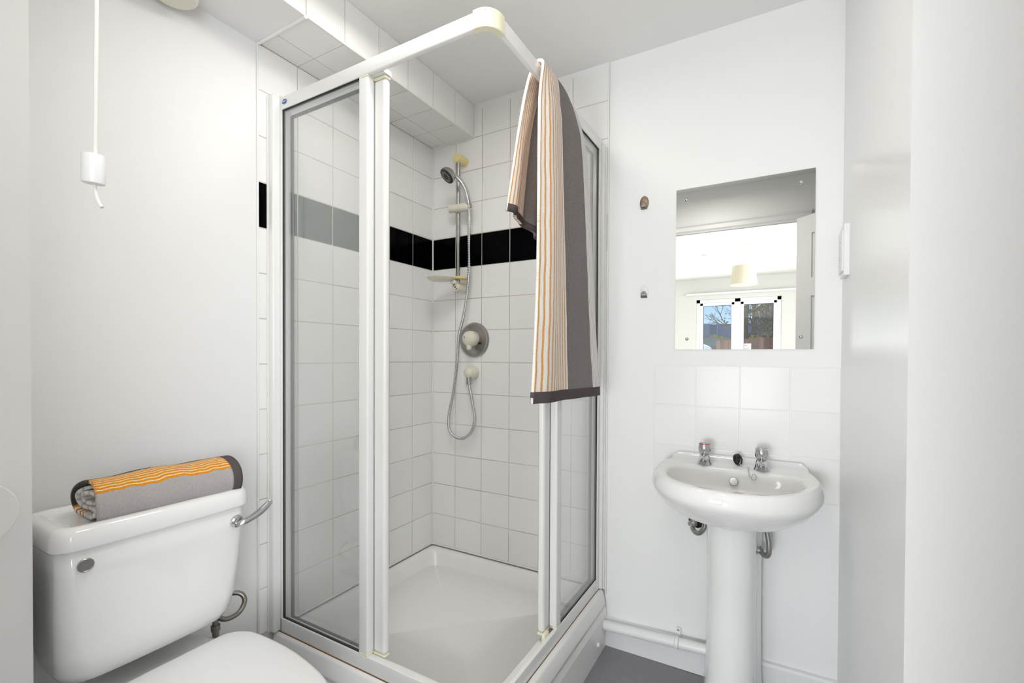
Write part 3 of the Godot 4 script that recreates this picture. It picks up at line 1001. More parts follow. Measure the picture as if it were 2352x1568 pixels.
# ------------------------------------------------------------------ towels
func build_towels() -> void:
	# bath towel over the right-hand top rail: rows run from the inner hem over the rail to the outer hem
	var t := thing("hanging_towel", "striped orange and grey bath towel hung over the top rail of the shower", "towel")
	# x, y, near z, far z, depth of folds
	var keys := [
		[0.800, 1.575, 0.650, 0.385, 0.020],
		[0.804, 1.640, 0.638, 0.390, 0.020],
		[0.810, 1.740, 0.620, 0.398, 0.018],
		[0.818, 1.850, 0.600, 0.400, 0.015],
		[0.828, 1.930, 0.588, 0.395, 0.010],
		[0.838, 1.985, 0.578, 0.375, 0.006],
		[0.846, 2.016, 0.570, 0.355, 0.003],
		[0.855, 2.029, 0.566, 0.345, 0.001],
		[0.866, 2.030, 0.565, 0.338, 0.001],
		[0.877, 2.020, 0.570, 0.332, 0.003],
		[0.882, 1.995, 0.580, 0.322, 0.006],
		[0.884, 1.950, 0.592, 0.300, 0.010],
		[0.886, 1.880, 0.602, 0.275, 0.012],
		[0.887, 1.780, 0.607, 0.252, 0.013],
		[0.888, 1.650, 0.610, 0.232, 0.013],
		[0.889, 1.500, 0.614, 0.212, 0.012],
		[0.890, 1.350, 0.622, 0.192, 0.011],
		[0.890, 1.200, 0.634, 0.166, 0.010],
		[0.890, 1.100, 0.644, 0.142, 0.010],
		[0.890, 1.042, 0.650, 0.128, 0.009],
		[0.890, 1.018, 0.652, 0.126, 0.009]]
	var fine := []
	for i in keys.size() - 1:
		var a: Array = keys[maxi(i - 1, 0)]
		var b: Array = keys[i]
		var c: Array = keys[i + 1]
		var d: Array = keys[mini(i + 2, keys.size() - 1)]
		for k in 5:
			var row := []
			for q in 5:
				row.append(cubic_interpolate(b[q], c[q], a[q], d[q], k / 5.0))
			fine.append(row)
	fine.append(keys[keys.size() - 1])
	var P := []
	var UV := []
	var len := 0.0
	var n := 72
	for i in fine.size():
		var r: Array = fine[i]
		if i > 0:
			len += Vector2(r[0] - fine[i - 1][0], r[1] - fine[i - 1][1]).length()
		var inner := clampf((1.90 - r[1]) / 0.2, 0.0, 1.0) if i < 35 else 0.0
		var outer := clampf((2.02 - r[1]) / 0.12, 0.0, 1.0) if i >= 35 else 0.0
		var row := PackedVector3Array()
		var uvr := []
		for j in n + 1:
			var w := float(j) / n
			# folds: soft waves, the last strip turns back over the edge
			var f := sin(w * 7.0 + 0.4 + r[1] * 0.8) * 0.5 + 0.35 * sin(w * 15.0 + 1.2 - r[1] * 1.6)
			var x: float = r[0]
			if i < 35:
				x += r[4] * f - 0.012 * inner * smoothstep(0.35, 0.8, w) + 0.006 * inner * sin(w * 20.0)
			else:
				x += r[4] * f + 0.010 * outer
				x -= 0.006 * outer * smoothstep(0.86, 1.0, w)
				x -= 0.014 * outer * smoothstep(0.12, 0.0, w)
			var y: float = r[1]
			if i < 35:
				y += -0.030 * inner * w + 0.02 * inner * sin(w * 5.0) * 0.3
				y += 0.0
			else:
				y += 0.012 * outer * (w - 0.5) * -1.0 * smoothstep(1.3, 1.02, r[1])
				y -= 0.030 * smoothstep(0.45, 1.0, w) * smoothstep(1.88, 2.02, r[1])
			var ww := w
			if i >= 35:
				ww = w + 0.035 * outer * sin(w * TAU) * 0.4
			row.append(Vector3(x, y, lerpf(r[2], r[3], ww)))
			uvr.append(Vector2(w, len / 0.55))
		P.append(row)
		UV.append(uvr)
	var m := fine.size()
	var body := part("cloth", sheet(P, 0.009, UV), MT.towel_cloth, t)
	body.set_meta("label", "striped terry cloth")
	# woven hems at both ends
	for k in 2:
		var i0 := 0 if k == 0 else m - 7
		var i1 := 2 if k == 0 else m - 1
		var H := []
		var HU := []
		for i in range(i0, i1 + 1):
			H.append(P[i])
			HU.append(UV[i])
		part("hem", sheet(H, 0.0115, HU), MT.hem_cloth, t).set_meta("label", "dark grey woven hem")

	# hand towel rolled up on the cistern
	var r := thing("rolled_towel", "rolled orange striped and pale grey hand towel lying on the cistern lid", "towel")
	var sp := []
	for q in [[0.212, 0.7955], [0.221, 0.812], [0.222, 0.832], [0.213, 0.851], [0.192, 0.866], [0.163, 0.873], [0.132, 0.869], [0.106, 0.857], [0.088, 0.838], [0.083, 0.818], [0.092, 0.801], [0.118, 0.7955], [0.158, 0.7955], [0.190, 0.801], [0.2075, 0.817], [0.2065, 0.838], [0.188, 0.855], [0.156, 0.861], [0.124, 0.854], [0.104, 0.838], [0.102, 0.820], [0.116, 0.810], [0.150, 0.809], [0.178, 0.813], [0.191, 0.826], [0.180, 0.842], [0.152, 0.848], [0.124, 0.841], [0.117, 0.828], [0.135, 0.821], [0.165, 0.823]]:
		sp.append(Vector3(q[0], q[1], 0))
	var ln := spline(sp, 5)
	var total := 0.0
	var acc := [0.0]
	for i in range(1, ln.size()):
		total += (ln[i] - ln[i - 1]).length()
		acc.append(total)
	var P2 := []
	var U2 := []
	for i in ln.size():
		var row := PackedVector3Array()
		var uvr := []
		for j in 41:
			var f := j / 40.0
			var z := lerpf(1.378, 1.098, f)
			var p := ln[i]
			var deep := smoothstep(0.35, 0.6, acc[i] / total)
			z -= 0.012 * deep * (1.0 - f) * (0.6 + 0.4 * sin(acc[i] * 60.0))
			z += 0.005 * sin(acc[i] * 40.0) * (1.0 - f) * (1.0 - f)
			p.x += 0.010 * f + 0.0016 * sin(f * 17.0 + acc[i] * 30.0)
			p.y += 0.0016 * sin(f * 12.0 + acc[i] * 22.0) + 0.003 * sin(PI * f) * smoothstep(0.83, 0.87, p.y)
			p.y = maxf(p.y, 0.7955)
			row.append(Vector3(p.x, p.y, z))
			uvr.append(Vector2(f * 1.6, acc[i] / total))
		P2.append(row)
		U2.append(uvr)
	part("cloth", sheet(P2, 0.0085, U2), MT.roll_cloth, r)
	var H := []
	var HU := []
	for i in 62:
		var row := PackedVector3Array()
		var uvr := []
		for j in 5:
			var p: Vector3 = P2[i][40]
			p.z = lerpf(1.1005, 1.078, j / 4.0)
			row.append(p)
			uvr.append(Vector2.ZERO)
		H.append(row)
		HU.append(uvr)
	part("hem", sheet(H, 0.0105, HU), MT.hem_cloth, r).set_meta("label", "dark grey woven hem")

# ------------------------------------------------------------------ toilet
func build_toilet() -> void:
	var C: Material = MT.ceramic
	var t := thing("toilet", "white close-coupled toilet with chrome lever against the left wall", "toilet")
	# pan: foot, waist, bowl and the shelf that carries the cistern
	var rings := []
	for q in [[0.0, 0.10, 0.56, 0.105, 0.06], [0.02, 0.10, 0.56, 0.105, 0.06], [0.06, 0.11, 0.54, 0.095, 0.06], [0.16, 0.11, 0.54, 0.092, 0.07], [0.24, 0.09, 0.58, 0.105, 0.09], [0.30, 0.06, 0.63, 0.135, 0.12], [0.35, 0.035, 0.665, 0.158, 0.14], [0.385, 0.03, 0.68, 0.166, 0.14], [0.397, 0.034, 0.676, 0.162, 0.14], [0.401, 0.045, 0.665, 0.150, 0.13]]:
		var rr := rrect(q[1], q[2], 1.255 - q[3], 1.255 + q[3], q[4], q[0], 8)
		for i in rr.size():      # narrower at the back, where it meets the wall
			var f := smoothstep(0.30, 0.12, rr[i].x)
			rr[i].z = 1.255 + (rr[i].z - 1.255) * (1.0 - 0.22 * f)
		rings.append(rr)
	part("pan", loft(rings), C, t)
	# seat and lid, closed
	var half := [Vector2(0.245, 0.0), Vector2(0.246, 0.095), Vector2(0.252, 0.130), Vector2(0.275, 0.153), Vector2(0.318, 0.167), Vector2(0.420, 0.171), Vector2(0.512, 0.164), Vector2(0.612, 0.143), Vector2(0.668, 0.108), Vector2(0.700, 0.055), Vector2(0.708, 0.0)]
	var edge := []
	for p in half:
		edge.append(Vector3(p.x, 0, p.y))
	var hp := spline(edge, 5)
	for k in 2:
		var R := []
		var ys: Array = [[0.402, 0.012], [0.405, 0.006], [0.416, 0.005], [0.419, 0.008]] if k == 0 else [[0.4205, 0.003], [0.423, 0.0], [0.433, 0.0], [0.4375, 0.0035], [0.4395, 0.010], [0.4410, 0.05], [0.442, 0.09]]
		for q in ys:
			var row := PackedVector3Array()
			for i in hp.size() * 2 - 2:
				var p: Vector3 = hp[i] if i < hp.size() else hp[hp.size() * 2 - 2 - i] * Vector3(1, 1, -1)
				var c := Vector3(0.46, 0, 0)
				var d := (p - c)
				p = c + d * (1.0 - q[1] / 0.17) if q[1] > 0.011 else c + d * (1.0 - q[1] / d.length())
				row.append(Vector3(p.x, q[0], 1.255 + p.z))
			R.append(row)
		part("seat" if k == 0 else "seat_lid", loft(R, true), MT.white_plastic, t)
	var s := mb()
	for sg in [-1, 1]:
		part("hinge", rod(Vector3(0.262, 0.401, 1.255 + 0.075 * sg), Vector3(0.262, 0.424, 1.255 + 0.075 * sg), 0.014, 16), MT.white_plastic, t)
	# cistern
	rings = []
	for q in [[0.446, 0.045, 0.172, 0.150, 0.05], [0.447, 0.035, 0.185, 0.160, 0.055], [0.455, 0.027, 0.197, 0.171, 0.055], [0.475, 0.022, 0.206, 0.179, 0.05], [0.52, 0.018, 0.213, 0.184, 0.04], [0.60, 0.016, 0.222, 0.188, 0.035], [0.70, 0.015, 0.231, 0.191, 0.03], [0.752, 0.015, 0.234, 0.192, 0.03]]:
		rings.append(rrect(q[1], q[2], 1.255 - q[3], 1.255 + q[3], q[4], q[0], 8, 0.008))
	var ci := part("cistern", loft(rings), C, t)
	rings = []
	for q in [[0.7525, 0.004], [0.7535, 0.0012], [0.757, 0.0], [0.780, 0.0015], [0.790, 0.004], [0.7965, 0.009], [0.7995, 0.017], [0.7995, 0.026], [0.7975, 0.031], [0.7915, 0.036], [0.7895, 0.042], [0.7895, 0.08]]:
		var d: float = q[1]
		rings.append(rrect(0.011 + d, 0.242 - d, 1.054 + d, 1.456 - d, maxf(0.036 - d * 0.5, 0.012), q[0], 8, 0.008))
	part("cistern_lid", loft(rings), C, t)
	s = mb()
	lathe_to(s, [Vector2(0.0, 0), Vector2(0.0155, 0), Vector2(0.0165, 0.003), Vector2(0.0155, 0.007), Vector2(0.012, 0.010), Vector2(0, 0.011)], 28, Vector3(0.2365, 0.716, 1.096), axis(Vector3(1, 0, 0)))
	var lv := part("flush_lever", done(s), MT.chrome, t)
	s = mb()
	tube_to(s, spline([Vector3(0.249, 0.710, 1.103), Vector3(0.258, 0.715, 1.090), Vector3(0.264, 0.723, 1.068), Vector3(0.268, 0.735, 1.045), Vector3(0.270, 0.750, 1.026), Vector3(0.271, 0.757, 1.019)], 6), PackedFloat32Array([0.003, 0.0055, 0.0065, 0.007, 0.0073, 0.0076, 0.0078, 0.008, 0.0082, 0.0083, 0.0084, 0.0085, 0.0086, 0.0087, 0.0088, 0.0088, 0.0088, 0.0088, 0.0088, 0.0088, 0.0088, 0.0086, 0.0084, 0.0082, 0.008, 0.0075, 0.007, 0.006, 0.0045, 0.003, 0.0015]), 14, 0.42, Vector3(0.9, 0.4, 0.2))
	part("lever_arm", done(s), MT.chrome, lv)
	part("blanking_cap", lathe([Vector2(0, 0), Vector2(0.0140, 0), Vector2(0.0142, 0.003), Vector2(0.0125, 0.0045), Vector2(0.0115, 0.0035), Vector2(0, 0.0035)], 28, Vector3(0.2355, 0.719, 1.405), axis(Vector3(1, 0, 0.03))), MT.brushed_chrome, t)
	part("lid_plug", lathe([Vector2(0, 0), Vector2(0.021, 0), Vector2(0.021, 0.0015), Vector2(0.0, 0.0022)], 24, Vector3(0.190, 0.7893, 1.235)), MT.dark_rubber, t)
	ci.set_meta("label", "white ceramic cistern")
	# inlet hose looping beside the cistern
	var h := thing("inlet_hose", "grey braided inlet hose curling out beside the toilet cistern", "hose")
	var loop := spline([Vector3(0.11, 0.452, 1.105), Vector3(0.12, 0.435, 1.085), Vector3(0.125, 0.412, 1.075), Vector3(0.125, 0.402, 1.050), Vector3(0.120, 0.405, 1.020), Vector3(0.110, 0.425, 1.000), Vector3(0.095, 0.445, 1.005), Vector3(0.080, 0.452, 1.035), Vector3(0.070, 0.448, 1.065)], 8)
	part("hose", tube(loop, 0.0068, 12), MT.dull_steel, h)
	s = mb()
	lathe_to(s, [Vector2(0, 0), Vector2(0.009, 0), Vector2(0.009, 0.014), Vector2(0.012, 0.015), Vector2(0.012, 0.030), Vector2(0.008, 0.031), Vector2(0.008, 0.045), Vector2(0, 0.045)], 8, Vector3(0.125, 0.372, 1.090), axis(Vector3(-0.02, 1, 0.02)))
	rod_to(s, Vector3(0.125, 0.30, 1.092), Vector3(0.125, 0.375, 1.090), 0.0075, 12)
	rod_to(s, Vector3(0.02, 0.31, 1.092), Vector3(0.125, 0.305, 1.092), 0.0075, 12)
	rod_to(s, Vector3(-0.005, 0.31, 1.092), Vector3(0.03, 0.31, 1.092), 0.0078, 12)
	part("isolating_valve", done(s), MT.dull_steel, h)
	# toilet roll on a spindle fixed to the nib
	var q := thing("toilet_roll", "white toilet roll with brown core at the far left edge", "toilet roll")
	part("paper", lathe([Vector2(0.0215, 0), Vector2(0.054, 0), Vector2(0.055, 0.001), Vector2(0.055, 0.099), Vector2(0.054, 0.1), Vector2(0.0215, 0.1)], 48, Vector3(0.2045, 0.881, 1.572), axis(Vector3(1, 0, 0))), MT.paper, q)
	part("core", lathe([Vector2(0.0212, 0.0), Vector2(0.0212, 0.1003), Vector2(0.020, 0.1003), Vector2(0.020, 0.0), Vector2(0.0212, 0.0)], 32, Vector3(0.2045, 0.881, 1.572), axis(Vector3(1, 0, 0))), MT.cardboard, q)
	single("roll_spindle", rod(Vector3(0.1995, 0.8895, 1.572), Vector3(0.292, 0.8895, 1.572), 0.0112, 16), MT.dull_steel, "metal spindle fixed to the nib carrying the toilet roll", "holder")

# ------------------------------------------------------------------ basin
func polar(poly: PackedVector2Array, c: Vector2, w: float) -> float:
	var d := Vector2(cos(w), sin(w)) * 3.0
	var best := 0.0
	for i in poly.size():
		var hit = Geometry2D.segment_intersects_segment(c, c + d, poly[i], poly[(i + 1) % poly.size()])
		if hit != null:
			best = maxf(best, (hit - c).length())
	return best

func half_outline(pts: Array, sharp_first: bool) -> PackedVector2Array:
	var l := []
	for p in pts:
		l.append(Vector3(p[0], 0, p[1]))
	var c: PackedVector3Array
	if sharp_first:
		c = PackedVector3Array([l[0]])
		c.append_array(spline(l.slice(1), 6))
	else:
		c = spline(l, 6)
	var out := PackedVector2Array()
	for p in c:
		out.append(Vector2(p.x, p.z))
	for i in range(c.size() - 2, 0, -1):
		out.append(Vector2(-c[i].x, c[i].z))
	return out

func build_basin() -> void:
	var C: Material = MT.ceramic
	var b := thing("wash_basin", "white ceramic pedestal wash basin with two chrome taps under the mirror", "basin")
	var cx := 1.362
	var outer := half_outline([[0.0, 0.0], [0.217, 0.0], [0.232, 0.05], [0.242, 0.11], [0.2445, 0.17], [0.2365, 0.24], [0.208, 0.31], [0.155, 0.37], [0.082, 0.408], [0.0, 0.42]], true)
	var inner := half_outline([[0.0, 0.112], [0.10, 0.113], [0.160, 0.124], [0.188, 0.155], [0.194, 0.20], [0.185, 0.25], [0.153, 0.308], [0.085, 0.352], [0.0, 0.366]], false)
	var c := Vector2(0, 0.205)
	var N := 112
	var rings := []
	# k: 0 = outer outline, 1 = bowl opening; scale; height; height raised at the wall
	var prof := [
		[0, 0.22, 0.640, 0.0], [0, 0.30, 0.641, 0.0], [0, 0.50, 0.650, 0.0], [0, 0.70, 0.668, 0.0], [0, 0.86, 0.695, 0.0], [0, 0.955, 0.722, 0.0], [0, 0.990, 0.738, 0.0], [0, 1.0, 0.748, 0.0], [0, 0.998, 0.758, 0.0], [0, 0.985, 0.772, 0.018], [0, 0.965, 0.782, 0.024], [0, 0.940, 0.7875, 0.023], [0, 0.925, 0.789, 0.016], [0, 0.90, 0.7885, 0.0],
		[1, 1.10, 0.787, 0.0], [1, 1.05, 0.7855, 0.0], [1, 1.01, 0.781, 0.0], [1, 0.985, 0.772, 0.0], [1, 0.96, 0.755, 0.0], [1, 0.92, 0.730, 0.0], [1, 0.85, 0.705, 0.0], [1, 0.72, 0.685, 0.0], [1, 0.5, 0.673, 0.0], [1, 0.25, 0.667, 0.0], [1, 0.10, 0.664, 0.0]]
	for q in prof:
		var row := PackedVector3Array()
		for j in N:
			var w := TAU * j / N - PI / 2
			var ro := polar(outer, c, w)
			var ri := polar(inner, c, w)
			var r: float = ro * q[1] if q[0] == 0 else minf(ri * q[1], ro * 0.90)
			var p := c + Vector2(cos(w), sin(w)) * r
			var y: float = q[2]
			# at the wall the back face stays upright
			if q[0] == 0 and q[1] > 0.9:
				var back := ro * sin(w)
				if back < -0.19:
					var lift := smoothstep(-0.190, -0.2035, back)
					var dist: float = ro * (1.0 - q[1])
					p = c + Vector2(cos(w), sin(w)) * lerpf(r, ro - dist * 0.9, lift)
					y += q[3] * lift
			# the rim dips a little towards the front
			y -= 0.006 * smoothstep(0.2, 0.42, p.y) * (1.0 if y > 0.73 else 0.0)
			row.append(Vector3(cx + p.x, y, p.y - 0.004))
		rings.append(row)
	part("bowl", loft(rings, true, true), C, b)
	part("overflow_cover", lathe([Vector2(0, 0), Vector2(0.0135, 0), Vector2(0.0135, 0.002), Vector2(0.012, 0.0035), Vector2(0, 0.004)], 24, Vector3(cx, 0.748, 0.1205), axis(Vector3(0, 0.5, 0.9))), MT.brushed_chrome, b)
	part("waste", lathe([Vector2(0, 0), Vector2(0.030, 0), Vector2(0.030, 0.003), Vector2(0.022, 0.0045), Vector2(0, 0.002)], 24, Vector3(cx, 0.6645, 0.20)), MT.chrome, b)
	# pedestal
	var pd := thing("basin_pedestal", "tall white ceramic pedestal carrying the wash basin", "pedestal")
	rings = []
	for q in [[0.0, 0.083, 0.232], [0.015, 0.083, 0.232], [0.05, 0.078, 0.226], [0.12, 0.0745, 0.221], [0.30, 0.0725, 0.218], [0.52, 0.0725, 0.218], [0.60, 0.074, 0.221], [0.642, 0.078, 0.226], [0.66, 0.080, 0.228]]:
		var row := PackedVector3Array()
		var r: float = q[1]
		var zc: float = q[2] - r
		for i in 25:
			var w := PI * i / 24.0
			row.append(Vector3(cx - 0.003 + r * cos(w), q[0], zc + r * sin(w)))
		for p in [[-r - 0.001, zc - 0.03], [-r - 0.004, zc - 0.07], [-r - 0.012, 0.045], [-r - 0.012, 0.035], [-r + 0.012, 0.035], [r - 0.012, 0.035], [r + 0.012, 0.035], [r + 0.012, 0.045], [r + 0.004, zc - 0.07], [r + 0.001, zc - 0.03]]:
			row.append(Vector3(cx - 0.003 + p[0], q[0], p[1]))
		rings.append(row)
	part("column", loft(rings, true, true), C, pd)
	# taps
	var hot := make_tap(MT.red_band)
	hot.position = Vector3(1.268, 0.7875, 0.082)
	tag(hot, "chrome basin tap with a red ring, left of the plug", "tap", "pair of basin taps")
	var cold := make_tap(MT.chrome)
	cold.position = Vector3(1.4415, 0.7875, 0.080)
	tag(cold, "chrome basin tap without a red ring, right of the plug", "tap", "pair of basin taps")
	# plug and its chain
	var pl := thing("basin_plug", "black rubber basin plug propped on edge between the taps", "plug")
	var ax := axis(Vector3(0.86, 0.30, 0.40))
	part("stopper", lathe([Vector2(0, 0), Vector2(0.0165, 0), Vector2(0.0185, 0.002), Vector2(0.0195, 0.011), Vector2(0.0185, 0.013), Vector2(0, 0.0135)], 28, Vector3(1.363, 0.8065, 0.048), ax), MT.dark_rubber, pl)
	var s := mb()
	var ring := PackedVector3Array()
	for i in 17:
		var w := PI * i / 16.0
		ring.append(Vector3(1.363, 0.8065, 0.048) + ax * Vector3(0.006 * cos(w), 0.0125 + 0.010 * sin(w), 0.0))
	tube_to(s, ring, 0.0018, 8)
	part("eye", done(s), MT.dark_rubber, pl)
	s = mb()
	var cp := spline([Vector3(1.380, 0.811, 0.055), Vector3(1.376, 0.797, 0.060), Vector3(1.382, 0.791, 0.066), Vector3(1.389, 0.7905, 0.064), Vector3(1.396, 0.7905, 0.067), Vector3(1.403, 0.7905, 0.072), Vector3(1.404, 0.790, 0.082), Vector3(1.403, 0.788, 0.098), Vector3(1.405, 0.784, 0.114), Vector3(1.408, 0.772, 0.1205), Vector3(1.414, 0.768, 0.1215)], 5)
	for i in cp.size():
		lathe_to(s, [Vector2(0, -0.0017), Vector2(0.0013, -0.0011), Vector2(0.0017, 0), Vector2(0.0013, 0.0011), Vector2(0, 0.0017)], 8, cp[i], Basis.IDENTITY, 3.0)
	part("bead_chain", done(s), MT.chrome, pl)
	s = mb()
	var tr := PackedVector3Array()
	for i in 25:
		var w := TAU * i / 24.0
		tr.append(Vector3(1.421 + 0.007 * cos(w), 0.769 + 0.008 * sin(w) + 0.004 * maxf(sin(w), 0.0), 0.1225 + 0.001 * sin(w)))
	tube_to(s, tr, 0.0013, 8)
	part("chain_stay", done(s), MT.chrome, pl)
	# supply hoses under the basin
	var h1 := thing("supply_hose", "braided supply hose left of the pedestal by the dark hole in the wall", "hose", Vector3.ZERO, "basin supply hoses")
	var br := spline([Vector3(1.224, 0.553, 0.030), Vector3(1.226, 0.549, 0.048), Vector3(1.234, 0.541, 0.062), Vector3(1.248, 0.540, 0.072), Vector3(1.263, 0.555, 0.080), Vector3(1.272, 0.585, 0.082), Vector3(1.274, 0.640, 0.082), Vector3(1.270, 0.690, 0.080)], 8)
	part("hose", tube(br, 0.0085, 14), MT.brushed_chrome, h1)
	s = mb()
	rod_to(s, Vector3(1.224, 0.556, -0.004), Vector3(1.224, 0.553, 0.036), 0.0115, 6)
	rod_to(s, Vector3(1.224, 0.5555, 0.010), Vector3(1.224, 0.5545, 0.022), 0.0150, 6)
	rod_to(s, Vector3(1.206, 0.546, 0.012), Vector3(1.224, 0.554, 0.014), 0.0060, 10)
	part("valve", done(s), MT.brushed_chrome, h1)
	var h2 := thing("supply_hose", "braided supply hose hanging right of the pedestal from the basin", "hose", Vector3.ZERO, "basin supply hoses")
	br = spline([Vector3(1.448, 0.690, 0.082), Vector3(1.452, 0.640, 0.082), Vector3(1.457, 0.600, 0.082), Vector3(1.464, 0.560, 0.082), Vector3(1.4655, 0.528, 0.082), Vector3(1.461, 0.510, 0.078), Vector3(1.451, 0.507, 0.070), Vector3(1.443, 0.515, 0.062)], 8)
	part("hose", tube(br, 0.0085, 14), MT.brushed_chrome, h2)
	s = mb()
	rod_to(s, Vector3(1.418, 0.524, 0.052), Vector3(1.448, 0.512, 0.062), 0.0105, 12)
	rod_to(s, Vector3(1.430, 0.519, 0.056), Vector3(1.441, 0.515, 0.060), 0.0140, 6)
	rod_to(s, Vector3(1.420, 0.523, -0.006), Vector3(1.420, 0.523, 0.055), 0.0105, 12)
	part("valve", done(s), MT.brushed_chrome, h2)
	# ragged hole round the left supply pipe
	var hole := PackedVector3Array()
	s = mb()
	var hp := [[1.204, 0.575], [1.212, 0.581], [1.226, 0.580], [1.241, 0.573], [1.252, 0.562], [1.256, 0.548], [1.247, 0.536], [1.236, 0.531], [1.226, 0.533], [1.215, 0.541], [1.205, 0.553]]
	for q in hp:
		hole.append(Vector3(q[0], q[1], -0.0042))
	for i in hole.size():
		tri(s, Vector3(1.229, 0.556, -0.0042), hole[(i + 1) % hole.size()], hole[i])
	part("pipe_hole", done(s), MT.dark_gap, get_node("wall_back"))
	# waste pipe along the skirting with its clip
	var wp := thing("waste_pipe", "white plastic waste pipe running above the floor to the pedestal", "pipe")
	part("pipe", rod(Vector3(0.8975, 0.0935, 0.030), Vector3(1.34, 0.117, 0.030), 0.0188, 24), MT.white_plastic, wp)
	s = mb()
	rbox_to(s, Vector3(1.164, 0.095, -0.004), Vector3(1.182, 0.150, 0.006), 0.003, 2)
	var band := PackedVector3Array()
	for i in 21:
		var w := -0.3 + (PI + 0.9) * i / 20.0
		band.append(Vector3(1.173, 0.1085 + 0.0205 * cos(w), 0.030 + 0.0205 * sin(w)))
	tube_to(s, band, 0.0075, 8, 0.25, Vector3(0, 1, 0))
	part("clip", done(s), MT.white_plastic, wp)
	part("clip_screw", lathe([Vector2(0, 0), Vector2(0.005, 0), Vector2(0.004, 0.0015), Vector2(0, 0.002)], 12, Vector3(1.173, 0.1425, 0.006), axis(Vector3(0, 0, 1))), MT.pale_grey_plastic, wp)

func make_tap(ring: Material) -> Node3D:
	var t := thing("basin_tap", "", "tap")
	var s := mb()
	lathe_to(s, [Vector2(0, 0), Vector2(0.0225, 0), Vector2(0.0235, 0.002), Vector2(0.0215, 0.008), Vector2(0.0185, 0.018), Vector2(0.0165, 0.030), Vector2(0.0150, 0.035), Vector2(0.0, 0.0355)], 28)
	tube_to(s, spline([Vector3(0, 0.022, -0.004), Vector3(0, 0.022, 0.012), Vector3(0, 0.019, 0.026), Vector3(0, 0.013, 0.036)], 5), PackedFloat32Array([0.014, 0.0148, 0.0152, 0.0154, 0.0155, 0.0155, 0.0154, 0.0152, 0.015, 0.0148, 0.0144, 0.014, 0.0136, 0.0132, 0.0128, 0.0124]), 20)
	var body := part("body", done(s), MT.chrome, t)
	part("outlet", lathe([Vector2(0, 0), Vector2(0.0095, 0), Vector2(0.0095, 0.004), Vector2(0, 0.0045)], 20, Vector3(0, 0.0125, 0.0355), axis(Vector3(0, -0.55, 0.83))), MT.brushed_chrome, body)
	# head: a cushion with eight thumb hollows
	var P := []
	for q in [[0.033, 0.0105], [0.035, 0.0135], [0.040, 0.0178], [0.048, 0.0208], [0.058, 0.0212], [0.066, 0.0200], [0.0695, 0.0190]]:
		var row := PackedVector3Array()
		for j in 64:
			var w := TAU * j / 64
			var hollow: float = 0.0024 * maxf(0.0, cos(w * 6.0)) * smoothstep(0.034, 0.044, q[0]) * smoothstep(0.070, 0.060, q[0])
			var r: float = q[1] - hollow
			row.append(Vector3(r * cos(w), q[0], r * sin(w)))
		P.append(row)
	s = mb()
	s.set_smooth_group(0)
	grid(s, P, true)
	var head := part("head", done(s), MT.chrome, t)
	part("ring", lathe([Vector2(0.0190, 0.0690), Vector2(0.0192, 0.0700), Vector2(0.0175, 0.0715), Vector2(0.0165, 0.0717)], 32), ring, head)
	part("top_disc", lathe([Vector2(0.0168, 0.0712), Vector2(0.0155, 0.0732), Vector2(0.009, 0.0742), Vector2(0, 0.0745)], 32), MT.brushed_chrome, head)
	part("stem", rod(Vector3(0, 0.030, 0), Vector3(0, 0.036, 0), 0.010, 16), MT.dark_rubber, head)
	return t

